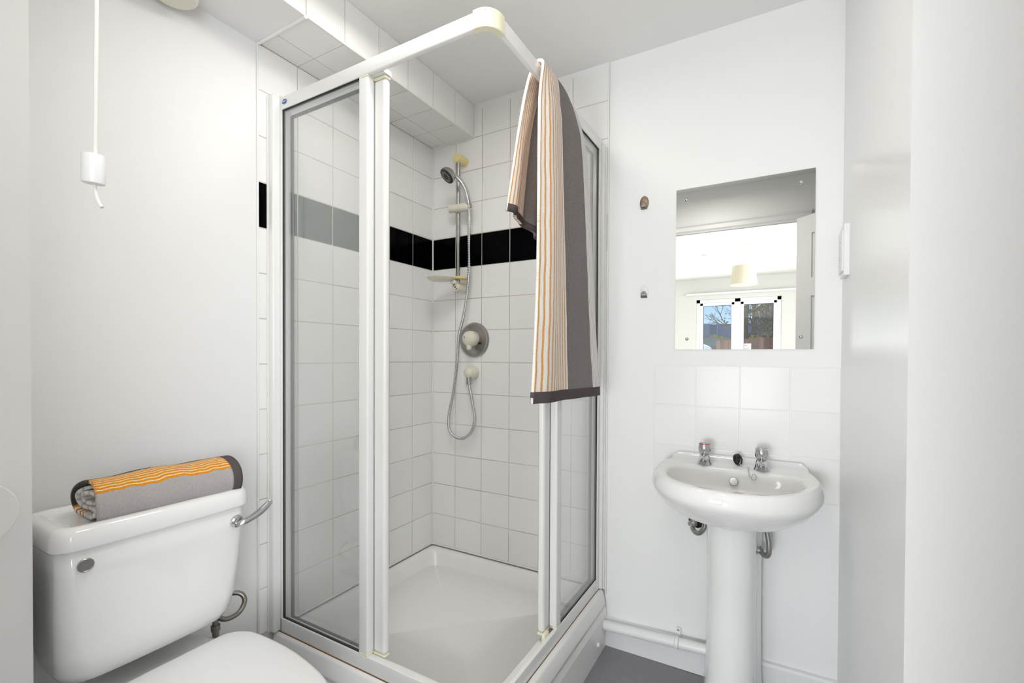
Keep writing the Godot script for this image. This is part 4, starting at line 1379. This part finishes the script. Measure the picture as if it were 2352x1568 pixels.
# ------------------------------------------------------------------ things on the walls
func build_wall_things() -> void:
	# mirror
	var m := thing("wall_mirror", "frameless rectangular mirror screwed to the wall above the basin", "mirror")
	part("glass", boxes([[Vector3(1.1525, 1.1845, -0.0049), Vector3(1.5855, 1.7735, 0.0)]]), MT.mirror_silver, m)
	for p in [[1.189, 1.732], [1.5455, 1.733], [1.194, 1.223], [1.550, 1.2245]]:
		part("screw_cap", lathe([Vector2(0, 0), Vector2(0.0062, 0), Vector2(0.0060, 0.0025), Vector2(0.0045, 0.0048), Vector2(0.002, 0.006), Vector2(0, 0.0063)], 20, Vector3(p[0], p[1], 0.0), axis(Vector3(0, 0, 1))), MT.chrome, m)
	# adhesive hooks
	for k in 2:
		var y: float = 1.7475 if k == 0 else 1.4075
		var x: float = 1.0335 if k == 0 else 1.0365
		var h := thing("wall_hook", "small oval bronze adhesive hook, upper of the two beside the mirror" if k == 0 else "small oval clear adhesive hook, lower of the two beside the mirror", "hook", Vector3.ZERO, "adhesive hooks")
		var s := mb()
		var rings := []
		for q in [[1.0, -0.005], [1.0, -0.0035], [0.94, -0.0028]]:
			var row := PackedVector3Array()
			for i in 32:
				var w := TAU * i / 32
				row.append(Vector3(x + 0.0172 * q[0] * cos(w), maxf(y + 0.0265 * q[0] * sin(w), y - 0.0245), q[1]))
			rings.append(row)
		part("plate", loft(rings, true), MT.bronze_film if k == 0 else MT.white_plastic, h)
		# the lip: a tongue bent up and out from the foot of the plate
		var P := []
		for i in 9:
			var f := i / 8.0
			var row := PackedVector3Array()
			var hw := 0.0115 * sqrt(maxf(0.0, 1.0 - f * f * 0.98))
			for j in 9:
				row.append(Vector3(x + hw * (j / 4.0 - 1.0), y - 0.0245 + 0.0245 * f, -0.002 + 0.012 * sin(minf(f * 3.0, 1.0) * PI / 2)))
			P.append(row)
		var uv := []
		for i in 9:
			var row := []
			for j in 9:
				row.append(Vector2.ZERO)
			uv.append(row)
		part("lip", sheet(P, 0.001, uv), MT.dull_steel, h)
	# control unit on the partition
	var c := thing("wall_control", "slim white control unit with rounded corners on the right-hand wall", "control unit")
	var poly := []
	for q in [[0.155, 1.397], [0.155, 1.545]]:
		poly.append(Vector2(q[0], q[1]))
	for i in 7:
		var w := PI / 2 * i / 6.0
		poly.append(Vector2(0.080 - 0.03 * sin(w), 1.515 + 0.03 * cos(w)))
	for i in 7:
		var w := PI / 2 * i / 6.0
		poly.append(Vector2(0.080 - 0.03 * cos(w), 1.425 - 0.03 * sin(w)))
	part("case", sweep(poly, Vector3(1.6605, 0, 0), Vector3(1.647, 0, 0), Vector3(0, 0, 1), Vector3.UP), MT.white_plastic, c)
	var s2 := mb()
	rbox_to(s2, Vector3(1.643, 1.410, 0.062), Vector3(1.648, 1.530, 0.143), 0.0045, 3)
	var fc := part("front", done(s2), MT.white_plastic, c)
	s2 = mb()
	for q in [[1.500, 0.010], [1.486, 0.006], [1.478, 0.008], [1.455, 0.006], [1.447, 0.010], [1.440, 0.005], [1.428, 0.003]]:
		box_to(s2, Vector3(1.6426, q[0], 0.094), Vector3(1.6432, q[0] + 0.0032, 0.094 + q[1]))
	part("print", done(s2), MT.pale_grey_plastic, fc)
	# pull cord
	var p := thing("pull_cord", "white light pull cord with a cylindrical acorn hanging over the toilet", "pull cord")
	part("cord", tube(PackedVector3Array([Vector3(0.531, CEIL - 0.028, 1.4785), Vector3(0.527, 1.726, 1.479), Vector3(0.5215, 1.470, 1.480)]), 0.0031, 10), MT.white_rope, p)
	part("acorn", lathe([Vector2(0, 0), Vector2(0.0135, 0), Vector2(0.0152, 0.0012), Vector2(0.0156, 0.004), Vector2(0.0150, 0.044), Vector2(0.0138, 0.046), Vector2(0.0, 0.0465)], 32, Vector3(0.5165, 1.4325, 1.481), axis(Vector3(0.11, 1, 0.03))), MT.white_plastic, p)
	part("cord_tail", tube(spline([Vector3(0.5185, 1.440, 1.481), Vector3(0.520, 1.424, 1.480), Vector3(0.5235, 1.406, 1.478), Vector3(0.531, 1.394, 1.475)], 6), 0.0029, 8), MT.white_rope, p)
	part("ceiling_switch", lathe([Vector2(0.0, -0.03), Vector2(0.026, -0.030), Vector2(0.034, -0.024), Vector2(0.040, -0.008), Vector2(0.042, 0.0), Vector2(0, 0.0)], 28, Vector3(0.531, CEIL, 1.4785)), MT.white_plastic, p)
	# fitting under the boxing, cut by the top of the picture
	single("ceiling_fitting", lathe([Vector2(0, 0), Vector2(0.050, 0), Vector2(0.056, 0.006), Vector2(0.060, 0.050), Vector2(0.062, 0.062), Vector2(0, 0.062)], 36, Vector3(0.070, 2.1145, 1.165)), MT.pale_cream, "pale round fitting under the boxing above the toilet", "fitting")
	# bathroom ceiling lamps, out of the picture
	var g := mat("lamp_glow", Color(0.95, 0.93, 0.9), 0.5)
	g.emission_enabled = true
	g.emission = Color(1.0, 0.97, 0.93)
	g.emission_energy_multiplier = 0.9
	for k in 2:
		var at := Vector3(0.64, CEIL, 0.80) if k == 0 else Vector3(1.10, CEIL, 1.22)
		var l := thing("ceiling_light", "round flush opal ceiling light over the shower front" if k == 0 else "round flush opal ceiling light nearer the doorway", "ceiling light", Vector3.ZERO, "bathroom ceiling lights")
		part("base", lathe([Vector2(0, 0), Vector2(0.18, 0), Vector2(0.185, 0.022), Vector2(0, 0.022)], 36, at - Vector3(0, 0.022, 0)), MT.white_plastic, l)
		part("lamp_diffuser", lathe([Vector2(0, 0), Vector2(0.10, 0.004), Vector2(0.15, 0.015), Vector2(0.17, 0.036)], 40, at - Vector3(0, 0.058, 0)), g, l)

# ------------------------------------------------------------------ the door, seen in the mirror
func build_door() -> void:
	var G: Material = MT.gloss_paint
	# lining and architrave
	var s := mb()
	box_to(s, Vector3(0.78, 0, 1.70), Vector3(0.80, 2.024, 1.80))
	box_to(s, Vector3(1.60, 0, 1.70), Vector3(1.62, 2.024, 1.80))
	box_to(s, Vector3(0.78, 2.024, 1.70), Vector3(1.62, 2.044, 1.80))
	var f := struct("trim_2", done(s), G, "white painted door lining and architrave")
	var pr := [Vector2(0, 0), Vector2(0.068, 0), Vector2(0.068, 0.016), Vector2(0.055, 0.020), Vector2(0.045, 0.014), Vector2(0.02, 0.014), Vector2(0.010, 0.008), Vector2(0, 0.006)]
	part("architrave", sweep(pr, Vector3(0.730, 2.030, 1.70), Vector3(1.668, 2.030, 1.70), Vector3.UP, Vector3(0, 0, -1)), G, f)
	part("architrave", sweep(pr, Vector3(0.795, 0, 1.70), Vector3(0.795, 2.03, 1.70), Vector3(-1, 0, 0), Vector3(0, 0, -1)), G, f)
	part("architrave", sweep(pr, Vector3(1.605, 0, 1.70), Vector3(1.605, 2.03, 1.70), Vector3(1, 0, 0), Vector3(0, 0, -1)), G, f)
	# leaf with six sunk panels
	var W := 0.76
	var H := 2.012
	var xs := [0.0, 0.105, 0.355, 0.405, 0.655, W]
	var ys := [0.0, 0.22, 0.80, 1.0, 1.52, 1.63, 1.90, H]
	s = mb()
	for i in 5:
		for j in 7:
			var deep := i % 2 == 1 and j % 2 == 1
			var z0 := 0.008 if deep else 0.0
			var z1 := 0.032 if deep else 0.040
			box_to(s, Vector3(xs[i], ys[j], z0), Vector3(xs[i + 1], ys[j + 1], z1))
	var d := struct("door_1", done(s), G, "white six-panel door standing open, seen at the mirror's right edge")
	d.transform = Transform3D(Basis(Vector3(0.7071, 0, -0.7071), Vector3.UP, Vector3(0.7071, 0, 0.7071)), Vector3(1.584, 0.010, 1.602))
	for i in [1, 3]:
		for j in [1, 3, 5]:
			part("door_panel", rbox(Vector3(xs[i] + 0.022, ys[j] + 0.022, 0.002), Vector3(xs[i + 1] - 0.022, ys[j + 1] - 0.022, 0.038), 0.006, 1), G, d)
	s = mb()
	rod_to(s, Vector3(0.70, 0.99, -0.045), Vector3(0.70, 0.99, 0.085), 0.009, 12)
	tube_to(s, spline([Vector3(0.70, 0.99, -0.045), Vector3(0.67, 0.99, -0.048), Vector3(0.60, 0.99, -0.045)], 5), 0.009, 12)
	tube_to(s, spline([Vector3(0.70, 0.99, 0.085), Vector3(0.67, 0.99, 0.088), Vector3(0.60, 0.99, 0.085)], 5), 0.009, 12)
	part("door_handle", done(s), MT.brushed_chrome, d)

# ------------------------------------------------------------------ the bedroom behind the viewer
func build_bedroom() -> void:
	var W: Material = MT.bedroom_paint
	struct("floor", boxes([[Vector3(-1.1, -0.1, 1.75), Vector3(3.1, 0, 5.85)]]), MT.carpet, "pale carpet of the room behind the doorway")
	struct("ceiling", boxes([[Vector3(-1.1, CEIL, 1.75), Vector3(3.1, CEIL + 0.1, 5.85)]]), MT.bedroom_paint, "white ceiling of the room seen in the mirror")
	struct("wall_side", boxes([[Vector3(-1.1, 0, 1.8), Vector3(-1.0, CEIL, 5.85)]]), W, "side wall of the bedroom, left")
	struct("wall_side", boxes([[Vector3(3.0, 0, 1.8), Vector3(3.1, CEIL, 5.85)]]), W, "side wall of the bedroom, right")
	struct("wall_window", boxes([[Vector3(-1.1, 0, 5.70), Vector3(0.42, CEIL, 5.85)], [Vector3(1.54, 0, 5.70), Vector3(3.1, CEIL, 5.85)], [Vector3(0.42, 0, 5.70), Vector3(1.54, 0.20, 5.85)], [Vector3(0.42, 2.02, 5.70), Vector3(1.54, CEIL, 5.85)]]), W, "bedroom wall with the window, seen in the mirror")
	var T: Material = MT.white_profile
	var s := mb()
	for q in [[0.42, 0.20, 0.475, 2.02], [1.485, 0.20, 1.54, 2.02], [0.42, 0.20, 1.54, 0.25], [0.42, 1.965, 1.54, 2.02], [0.945, 0.20, 1.025, 2.02]]:
		rbox_to(s, Vector3(q[0], q[1], 5.72), Vector3(q[2], q[3], 5.79), 0.004, 1)
	var w := struct("window_1", done(s), T, "white double glazed garden door with the street outside, in the mirror")
	for k in 2:
		var x0 := 0.475 if k == 0 else 1.025
		var x1 := 0.945 if k == 0 else 1.485
		s = mb()
		for q in [[x0, 0.25, x0 + 0.042, 1.965], [x1 - 0.042, 0.25, x1, 1.965], [x0, 0.25, x1, 0.30], [x0, 1.925, x1, 1.965]]:
			rbox_to(s, Vector3(q[0], q[1], 5.708), Vector3(q[2], q[3], 5.765), 0.004, 1)
		var sash := part("sash", done(s), T, w)
		part("pane", boxes([[Vector3(x0 + 0.04, 0.29, 5.743), Vector3(x1 - 0.04, 1.93, 5.747)]]), MT.window_glass, sash)
		part("glazing_bead", boxes([[Vector3(x0 + 0.041, 0.29, 5.738), Vector3(x0 + 0.046, 1.93, 5.752)], [Vector3(x1 - 0.046, 0.29, 5.738), Vector3(x1 - 0.041, 1.93, 5.752)], [Vector3(x0 + 0.04, 1.921, 5.738), Vector3(x1 - 0.04, 1.926, 5.752)]]), MT.dark_gap, sash)
		var hx := x1 - 0.022 if k == 0 else x0 + 0.022
		part("window_handle", rbox(Vector3(hx - 0.008, 1.30, 5.685), Vector3(hx + 0.008, 1.42, 5.709), 0.005, 1), T, sash)
		part("trickle_vent", rbox(Vector3(x0 + 0.06, 1.972, 5.705), Vector3(x1 - 0.06, 1.992, 5.722), 0.003, 1), T, w)
	part("sill", rbox(Vector3(0.38, 0.175, 5.60), Vector3(1.58, 0.205, 5.72), 0.006, 2), MT.trim_paint, w)
	single("curtain_rail", rbox(Vector3(0.28, 2.088, 5.640), Vector3(1.72, 2.112, 5.700), 0.006, 2), T, "long white curtain rail above the bedroom window", "curtain rail")
	# notice stuck to the right pane
	var n := single("window_notice", boxes([[Vector3(1.068, 1.10, 5.7425), Vector3(1.165, 1.355, 5.7432)]]), MT.notice_paper, "small printed notice stuck inside the right window pane", "notice")
	s = mb()
	for q in [[1.325, 0.025], [1.305, 0.0], [1.285, 0.055], [1.262, 0.06], [1.24, 0.05], [1.215, 0.058], [1.19, 0.045]]:
		if q[1] > 0.03:
			box_to(s, Vector3(1.078, q[0], 5.7418), Vector3(1.078 + q[1], q[0] + 0.006, 5.7424))
	part("print", done(s), MT.ink, n)
	part("heading", boxes([[Vector3(1.078, 1.325, 5.7418), Vector3(1.118, 1.334, 5.7424)]]), MT.pink_ink, n)
	# pendant lamp
	var at := Vector3(1.162, 0, 3.88)
	var p := thing("pendant_lamp", "cream drum shade pendant lamp hanging from the bedroom ceiling, in the mirror", "lamp")
	part("ceiling_rose", lathe([Vector2(0.0, -0.042), Vector2(0.012, -0.040), Vector2(0.03, -0.026), Vector2(0.048, -0.022), Vector2(0.050, 0.0), Vector2(0, 0.0)], 24, at + Vector3(0, CEIL, 0)), MT.white_plastic, p)
	part("flex", rod(at + Vector3(0, 2.06, 0), at + Vector3(0, CEIL - 0.035, 0), 0.0035, 8), MT.white_plastic, p)
	part("shade", lathe([Vector2(0.136, 1.950), Vector2(0.111, 2.158), Vector2(0.108, 2.158), Vector2(0.133, 1.950), Vector2(0.136, 1.950)], 40, at), MT.shade_cloth, p)
	part("lamp_holder", rod(at + Vector3(0, 2.03, 0), at + Vector3(0, 2.09, 0), 0.018, 16), MT.white_plastic, p)
	s = mb()
	for k in 3:
		var w3 := TAU * k / 3
		rod_to(s, at + Vector3(0, 2.075, 0), at + Vector3(0.113 * cos(w3), 2.125, 0.113 * sin(w3)), 0.0015, 6)
	part("carrier", done(s), MT.white_plastic, p)
	var g := mat("bulb_glow", Color(1, 0.95, 0.85), 0.4)
	g.emission_enabled = true
	g.emission = Color(1.0, 0.82, 0.58)
	g.emission_energy_multiplier = 2.0
	part("bulb", lathe([Vector2(0, -0.05), Vector2(0.018, -0.045), Vector2(0.029, -0.025), Vector2(0.028, -0.005), Vector2(0.014, 0.02), Vector2(0.012, 0.03)], 20, at + Vector3(0, 2.00, 0)), g, p)
	var o := OmniLight3D.new()
	o.name = "pendant_bulb_light"
	add_child(o)
	o.position = at + Vector3(0, 1.985, 0)
	o.light_energy = 0.10
	o.light_color = Color(1.0, 0.82, 0.6)
	o.light_size = 0.025
	o.omni_range = 8.0
	o.omni_attenuation = 2.0
	o.shadow_enabled = true
	var a := thing("smoke_alarm", "flat round white smoke alarm on the bedroom ceiling, in the mirror", "smoke alarm")
	part("base", lathe([Vector2(0, -0.012), Vector2(0.055, -0.012), Vector2(0.060, 0), Vector2(0, 0)], 28, Vector3(0.775, CEIL, 3.93)), MT.white_plastic, a)
	part("cover", lathe([Vector2(0, -0.045), Vector2(0.040, -0.043), Vector2(0.052, -0.034), Vector2(0.055, -0.015), Vector2(0.048, -0.012)], 28, Vector3(0.775, CEIL, 3.93)), MT.white_plastic, a)

# ------------------------------------------------------------------ the street seen through the window in the mirror
func build_outdoors() -> void:
	var s := mb()
	struct("ground", boxes([[Vector3(-40, -0.5, 5.85), Vector3(40, -0.3, 90)]]), MT.tarmac, "tarmac ground outside the window")
	# fence of close boards
	var f := thing("board_fence", "brown close-boarded wooden fence outside the window", "fence")
	var r := RandomNumberGenerator.new()
	r.seed = 9
	for i in 30:
		var x := 0.09 + i * 0.125
		var top := 1.60 + 0.075 * (x - 0.07) + r.randf_range(-0.012, 0.012)
		part("board", boxes([[Vector3(x, -0.3, 12.20), Vector3(x + 0.118, top, 12.222)]]), MT.fence_wood if r.randf() < 0.6 else MT.fence_wood_dark, f)
	part("rail", boxes([[Vector3(0.05, 1.28, 12.16), Vector3(3.9, 1.36, 12.2)]]), MT.fence_wood_dark, f)
	for x in [0.05, 1.38, 2.9]:
		part("post", boxes([[Vector3(x, -0.3, 12.10), Vector3(x + 0.10, 1.60 + 0.06 * x, 12.2)]]), MT.fence_wood, f)
	# parked vehicles: white car to the right, white van to the left
	for k in 2:
		var v := thing("parked_car" if k == 0 else "parked_van", "white car parked in front of the fence, its roof just visible in the mirror" if k == 0 else "white van parked left of the fence, seen low in the left pane", "car" if k == 0 else "van")
		var x0 := 0.95 if k == 0 else -3.6
		var z0 := 8.0 if k == 0 else 9.2
		var prof := [Vector2(0.0, 0.0), Vector2(0.05, 0.55), Vector2(0.22, 1.05), Vector2(0.42, 1.28), Vector2(0.75, 1.40), Vector2(1.3, 1.46), Vector2(2.2, 1.45), Vector2(2.9, 1.2), Vector2(3.9, 1.0), Vector2(4.2, 0.6), Vector2(4.2, 0.0)]
		if k == 1:
			prof = [Vector2(0.0, 0.0), Vector2(0.0, 1.45), Vector2(0.15, 1.66), Vector2(3.3, 1.66), Vector2(3.62, 1.52), Vector2(3.95, 1.1), Vector2(4.05, 0.9), Vector2(4.05, 0.0)]
		var body := part("body", sweep(prof, Vector3(x0, -0.1, z0), Vector3(x0, -0.1, z0 + 1.7), Vector3(1, 0, 0), Vector3.UP), MT.car_white, v)
		part("side_window", boxes([[Vector3(x0 + (0.65 if k == 0 else 2.4), 0.85, z0 - 0.01), Vector3(x0 + (2.2 if k == 0 else 3.5), 1.16 if k == 0 else 1.30, z0)]]), MT.car_glass, body)
		for q in [0.75, 3.3]:
			part("wheel", rod(Vector3(x0 + q, 0.0, z0 - 0.02), Vector3(x0 + q, 0.0, z0 + 0.2), 0.3, 24), MT.dark_rubber, body)
	# low shed with a mossy slope, and a mossy flat roof
	var sh := thing("low_shed", "low blue-grey shed with a mossy roof behind the van", "shed")
	part("walls", sweep([Vector2(-1.6, -0.3), Vector2(0.3, -0.3), Vector2(0.3, 1.66), Vector2(-0.54, 1.90), Vector2(-1.6, 1.68)], Vector3(0, 0, 16.2), Vector3(0, 0, 20.0), Vector3(1, 0, 0), Vector3.UP), MT.grey_render, sh)
	part("roof", sweep([Vector2(-0.56, 1.90), Vector2(0.60, 1.56), Vector2(0.62, 1.66), Vector2(-0.54, 1.98)], Vector3(0, 0, 16.0), Vector3(0, 0, 20.0), Vector3(1, 0, 0), Vector3.UP), MT.moss, sh)
	part("roof", sweep([Vector2(-0.54, 1.90), Vector2(-1.75, 1.62), Vector2(-1.75, 1.70), Vector2(-0.54, 1.98)], Vector3(0, 0, 16.0), Vector3(0, 0, 20.0), Vector3(1, 0, 0), Vector3.UP), MT.slate_blue, sh)
	for x in [-1.3, -0.75, -0.3]:
		part("window", boxes([[Vector3(x, 0.9, 16.17), Vector3(x + 0.35, 1.55, 16.21)]]), MT.window_dark, sh)
	single("mossy_roof", sweep([Vector2(0.35, 1.62), Vector2(1.60, 1.62), Vector2(1.45, 1.78), Vector2(0.95, 1.88), Vector2(0.35, 1.86)], Vector3(0, 0, 15.2), Vector3(0, 0, 17.8), Vector3(1, 0, 0), Vector3.UP), MT.moss, "green mossy roof showing over the fence", "roof")
	# long slate building
	var b := thing("slate_building", "long blue-grey roofed building across the street", "building")
	part("block", boxes([[Vector3(-3.1, -0.3, 38.2), Vector3(9, 3.75, 44)]]), MT.slate_blue, b)
	var wing := part("wing", boxes([[Vector3(-8, -0.3, 37.5), Vector3(-3.1, 3.78, 44)]]), MT.grey_render, b)
	part("window", boxes([[Vector3(-4.1, 1.7, 37.46), Vector3(-3.55, 3.0, 37.52)]]), MT.window_dark, wing)
	s = mb()
	for i in 12:
		box_to(s, Vector3(-2.6 + i * 0.9, -0.3, 38.14), Vector3(-2.55 + i * 0.9, 3.75, 38.2))
	part("seam", done(s), MT.grey_render, b)
	var hs := thing("tiled_house", "house with a sloping brown tiled roof behind the tree", "house")
	part("walls", boxes([[Vector3(0.6, -0.3, 46), Vector3(8, 4.3, 52)]]), MT.grey_render, hs)
	part("roof", sweep([Vector2(-0.4, 4.25), Vector2(9, 4.25), Vector2(9, 6.6), Vector2(3.6, 6.6)], Vector3(0, 0, 45.5), Vector3(0, 0, 52), Vector3(1, 0, 0), Vector3.UP), MT.roof_tile, hs)
	# street lamp with two heads
	var l := thing("street_lamp", "twin-headed grey street lamp post across the street", "street lamp")
	part("post", rod(Vector3(-0.87, -0.3, 23.2), Vector3(-0.87, 2.75, 23.2), 0.028, 10), MT.lamp_grey, l)
	part("arm", boxes([[Vector3(-1.10, 2.74, 23.17), Vector3(-0.64, 2.78, 23.23)]]), MT.lamp_grey, l)
	for x in [-1.12, -0.66]:
		part("lamp_head", boxes([[Vector3(x, 2.76, 23.16), Vector3(x + 0.04, 2.88, 23.24)], [Vector3(x - 0.06 if x < -1 else x, 2.86, 23.14), Vector3(x + 0.04 if x < -1 else x + 0.10, 2.90, 23.26)]]), MT.lamp_grey, l)
	# trees
	tree("slim_tree", "slim bare tree left in the right window pane", Vector3(0.66, -0.3, 14.3), 4.3, 0.085, 0.0, 3)
	tree("ivy_tree", "dark ivy-covered tree filling the right window pane", Vector3(1.42, -0.3, 15.0), 4.6, 0.14, 1.0, 8)
	tree("bare_tree", "bare tree whose twigs reach into the left window pane", Vector3(0.45, -0.3, 26.0), 6.0, 0.12, 0.0, 21)
	tree("far_tree", "small bare tree above the grey building", Vector3(-5.0, -0.3, 46.5), 6.4, 0.10, 0.0, 33)

func branch(s: SurfaceTool, a: Vector3, d: Vector3, l: float, r: float, n: int, g: RandomNumberGenerator, tips: Array) -> void:
	var mid := a + d * l * 0.5 + Vector3(g.randf_range(-1, 1), g.randf_range(-0.3, 0.5), g.randf_range(-1, 1)) * l * 0.10
	var b := a + d * l
	tube_to(s, PackedVector3Array([a, mid, b]), PackedFloat32Array([r, r * 0.8, r * 0.6]), 5)
	tips.append(b)
	if n == 0:
		return
	for k in 3:
		var e := (d + Vector3(g.randf_range(-1, 1), g.randf_range(-0.35, 0.8), g.randf_range(-0.8, 0.8)) * 0.85).normalized()
		branch(s, mid.lerp(b, g.randf_range(0.2, 1.0)), e, l * g.randf_range(0.55, 0.8), r * 0.55, n - 1, g, tips)

func tree(called: String, label: String, at: Vector3, h: float, r: float, ivy: float, seed_: int) -> void:
	var g := RandomNumberGenerator.new()
	g.seed = seed_
	var t := thing(called, label, "tree")
	part("trunk", tube(PackedVector3Array([at, at + Vector3(0.03, h * 0.3, 0), at + Vector3(-0.02, h * 0.55, 0.02), at + Vector3(0.04, h * 0.75, 0)]), PackedFloat32Array([r * 1.2, r, r * 0.85, r * 0.6]), 10), MT.bark, t)
	var s := mb()
	var tips := []
	for k in 7:
		var w := TAU * k / 7 + g.randf_range(-0.3, 0.3)
		branch(s, at + Vector3(0, h * g.randf_range(0.42, 0.74), 0), Vector3(cos(w), g.randf_range(0.2, 0.9), sin(w) * 0.7).normalized(), h * 0.16, r * 0.4, 3, g, tips)
	part("branches", done(s), MT.bark, t).set_meta("kind", "stuff")
	if ivy > 0.0:
		for k in 2:
			s = mb()
			for i in 900:
				var c := at + Vector3(-0.12, h * 0.56, -0.15) + Vector3(g.randfn(0, 0.17), g.randfn(0, 0.42), g.randfn(0, 0.16))
				if i % 3 == 0:
					c = tips[g.randi_range(0, tips.size() - 1)] + Vector3(g.randfn(0, 0.1), g.randfn(0, 0.08), g.randfn(0, 0.1))
				var u := Vector3(g.randf_range(-1, 1), g.randf_range(-1, 1), g.randf_range(-1, 1)).normalized() * 0.045
				var v := u.cross(Vector3(g.randf_range(-1, 1), g.randf_range(-1, 1), g.randf_range(-1, 1)).normalized()) * 0.8
				tri(s, c - u, c + v, c + u)
				tri(s, c - u, c + u, c - v)
			part("leaves", done(s), MT.leaf if k == 0 else MT.leaf_pale, t).set_meta("kind", "stuff")
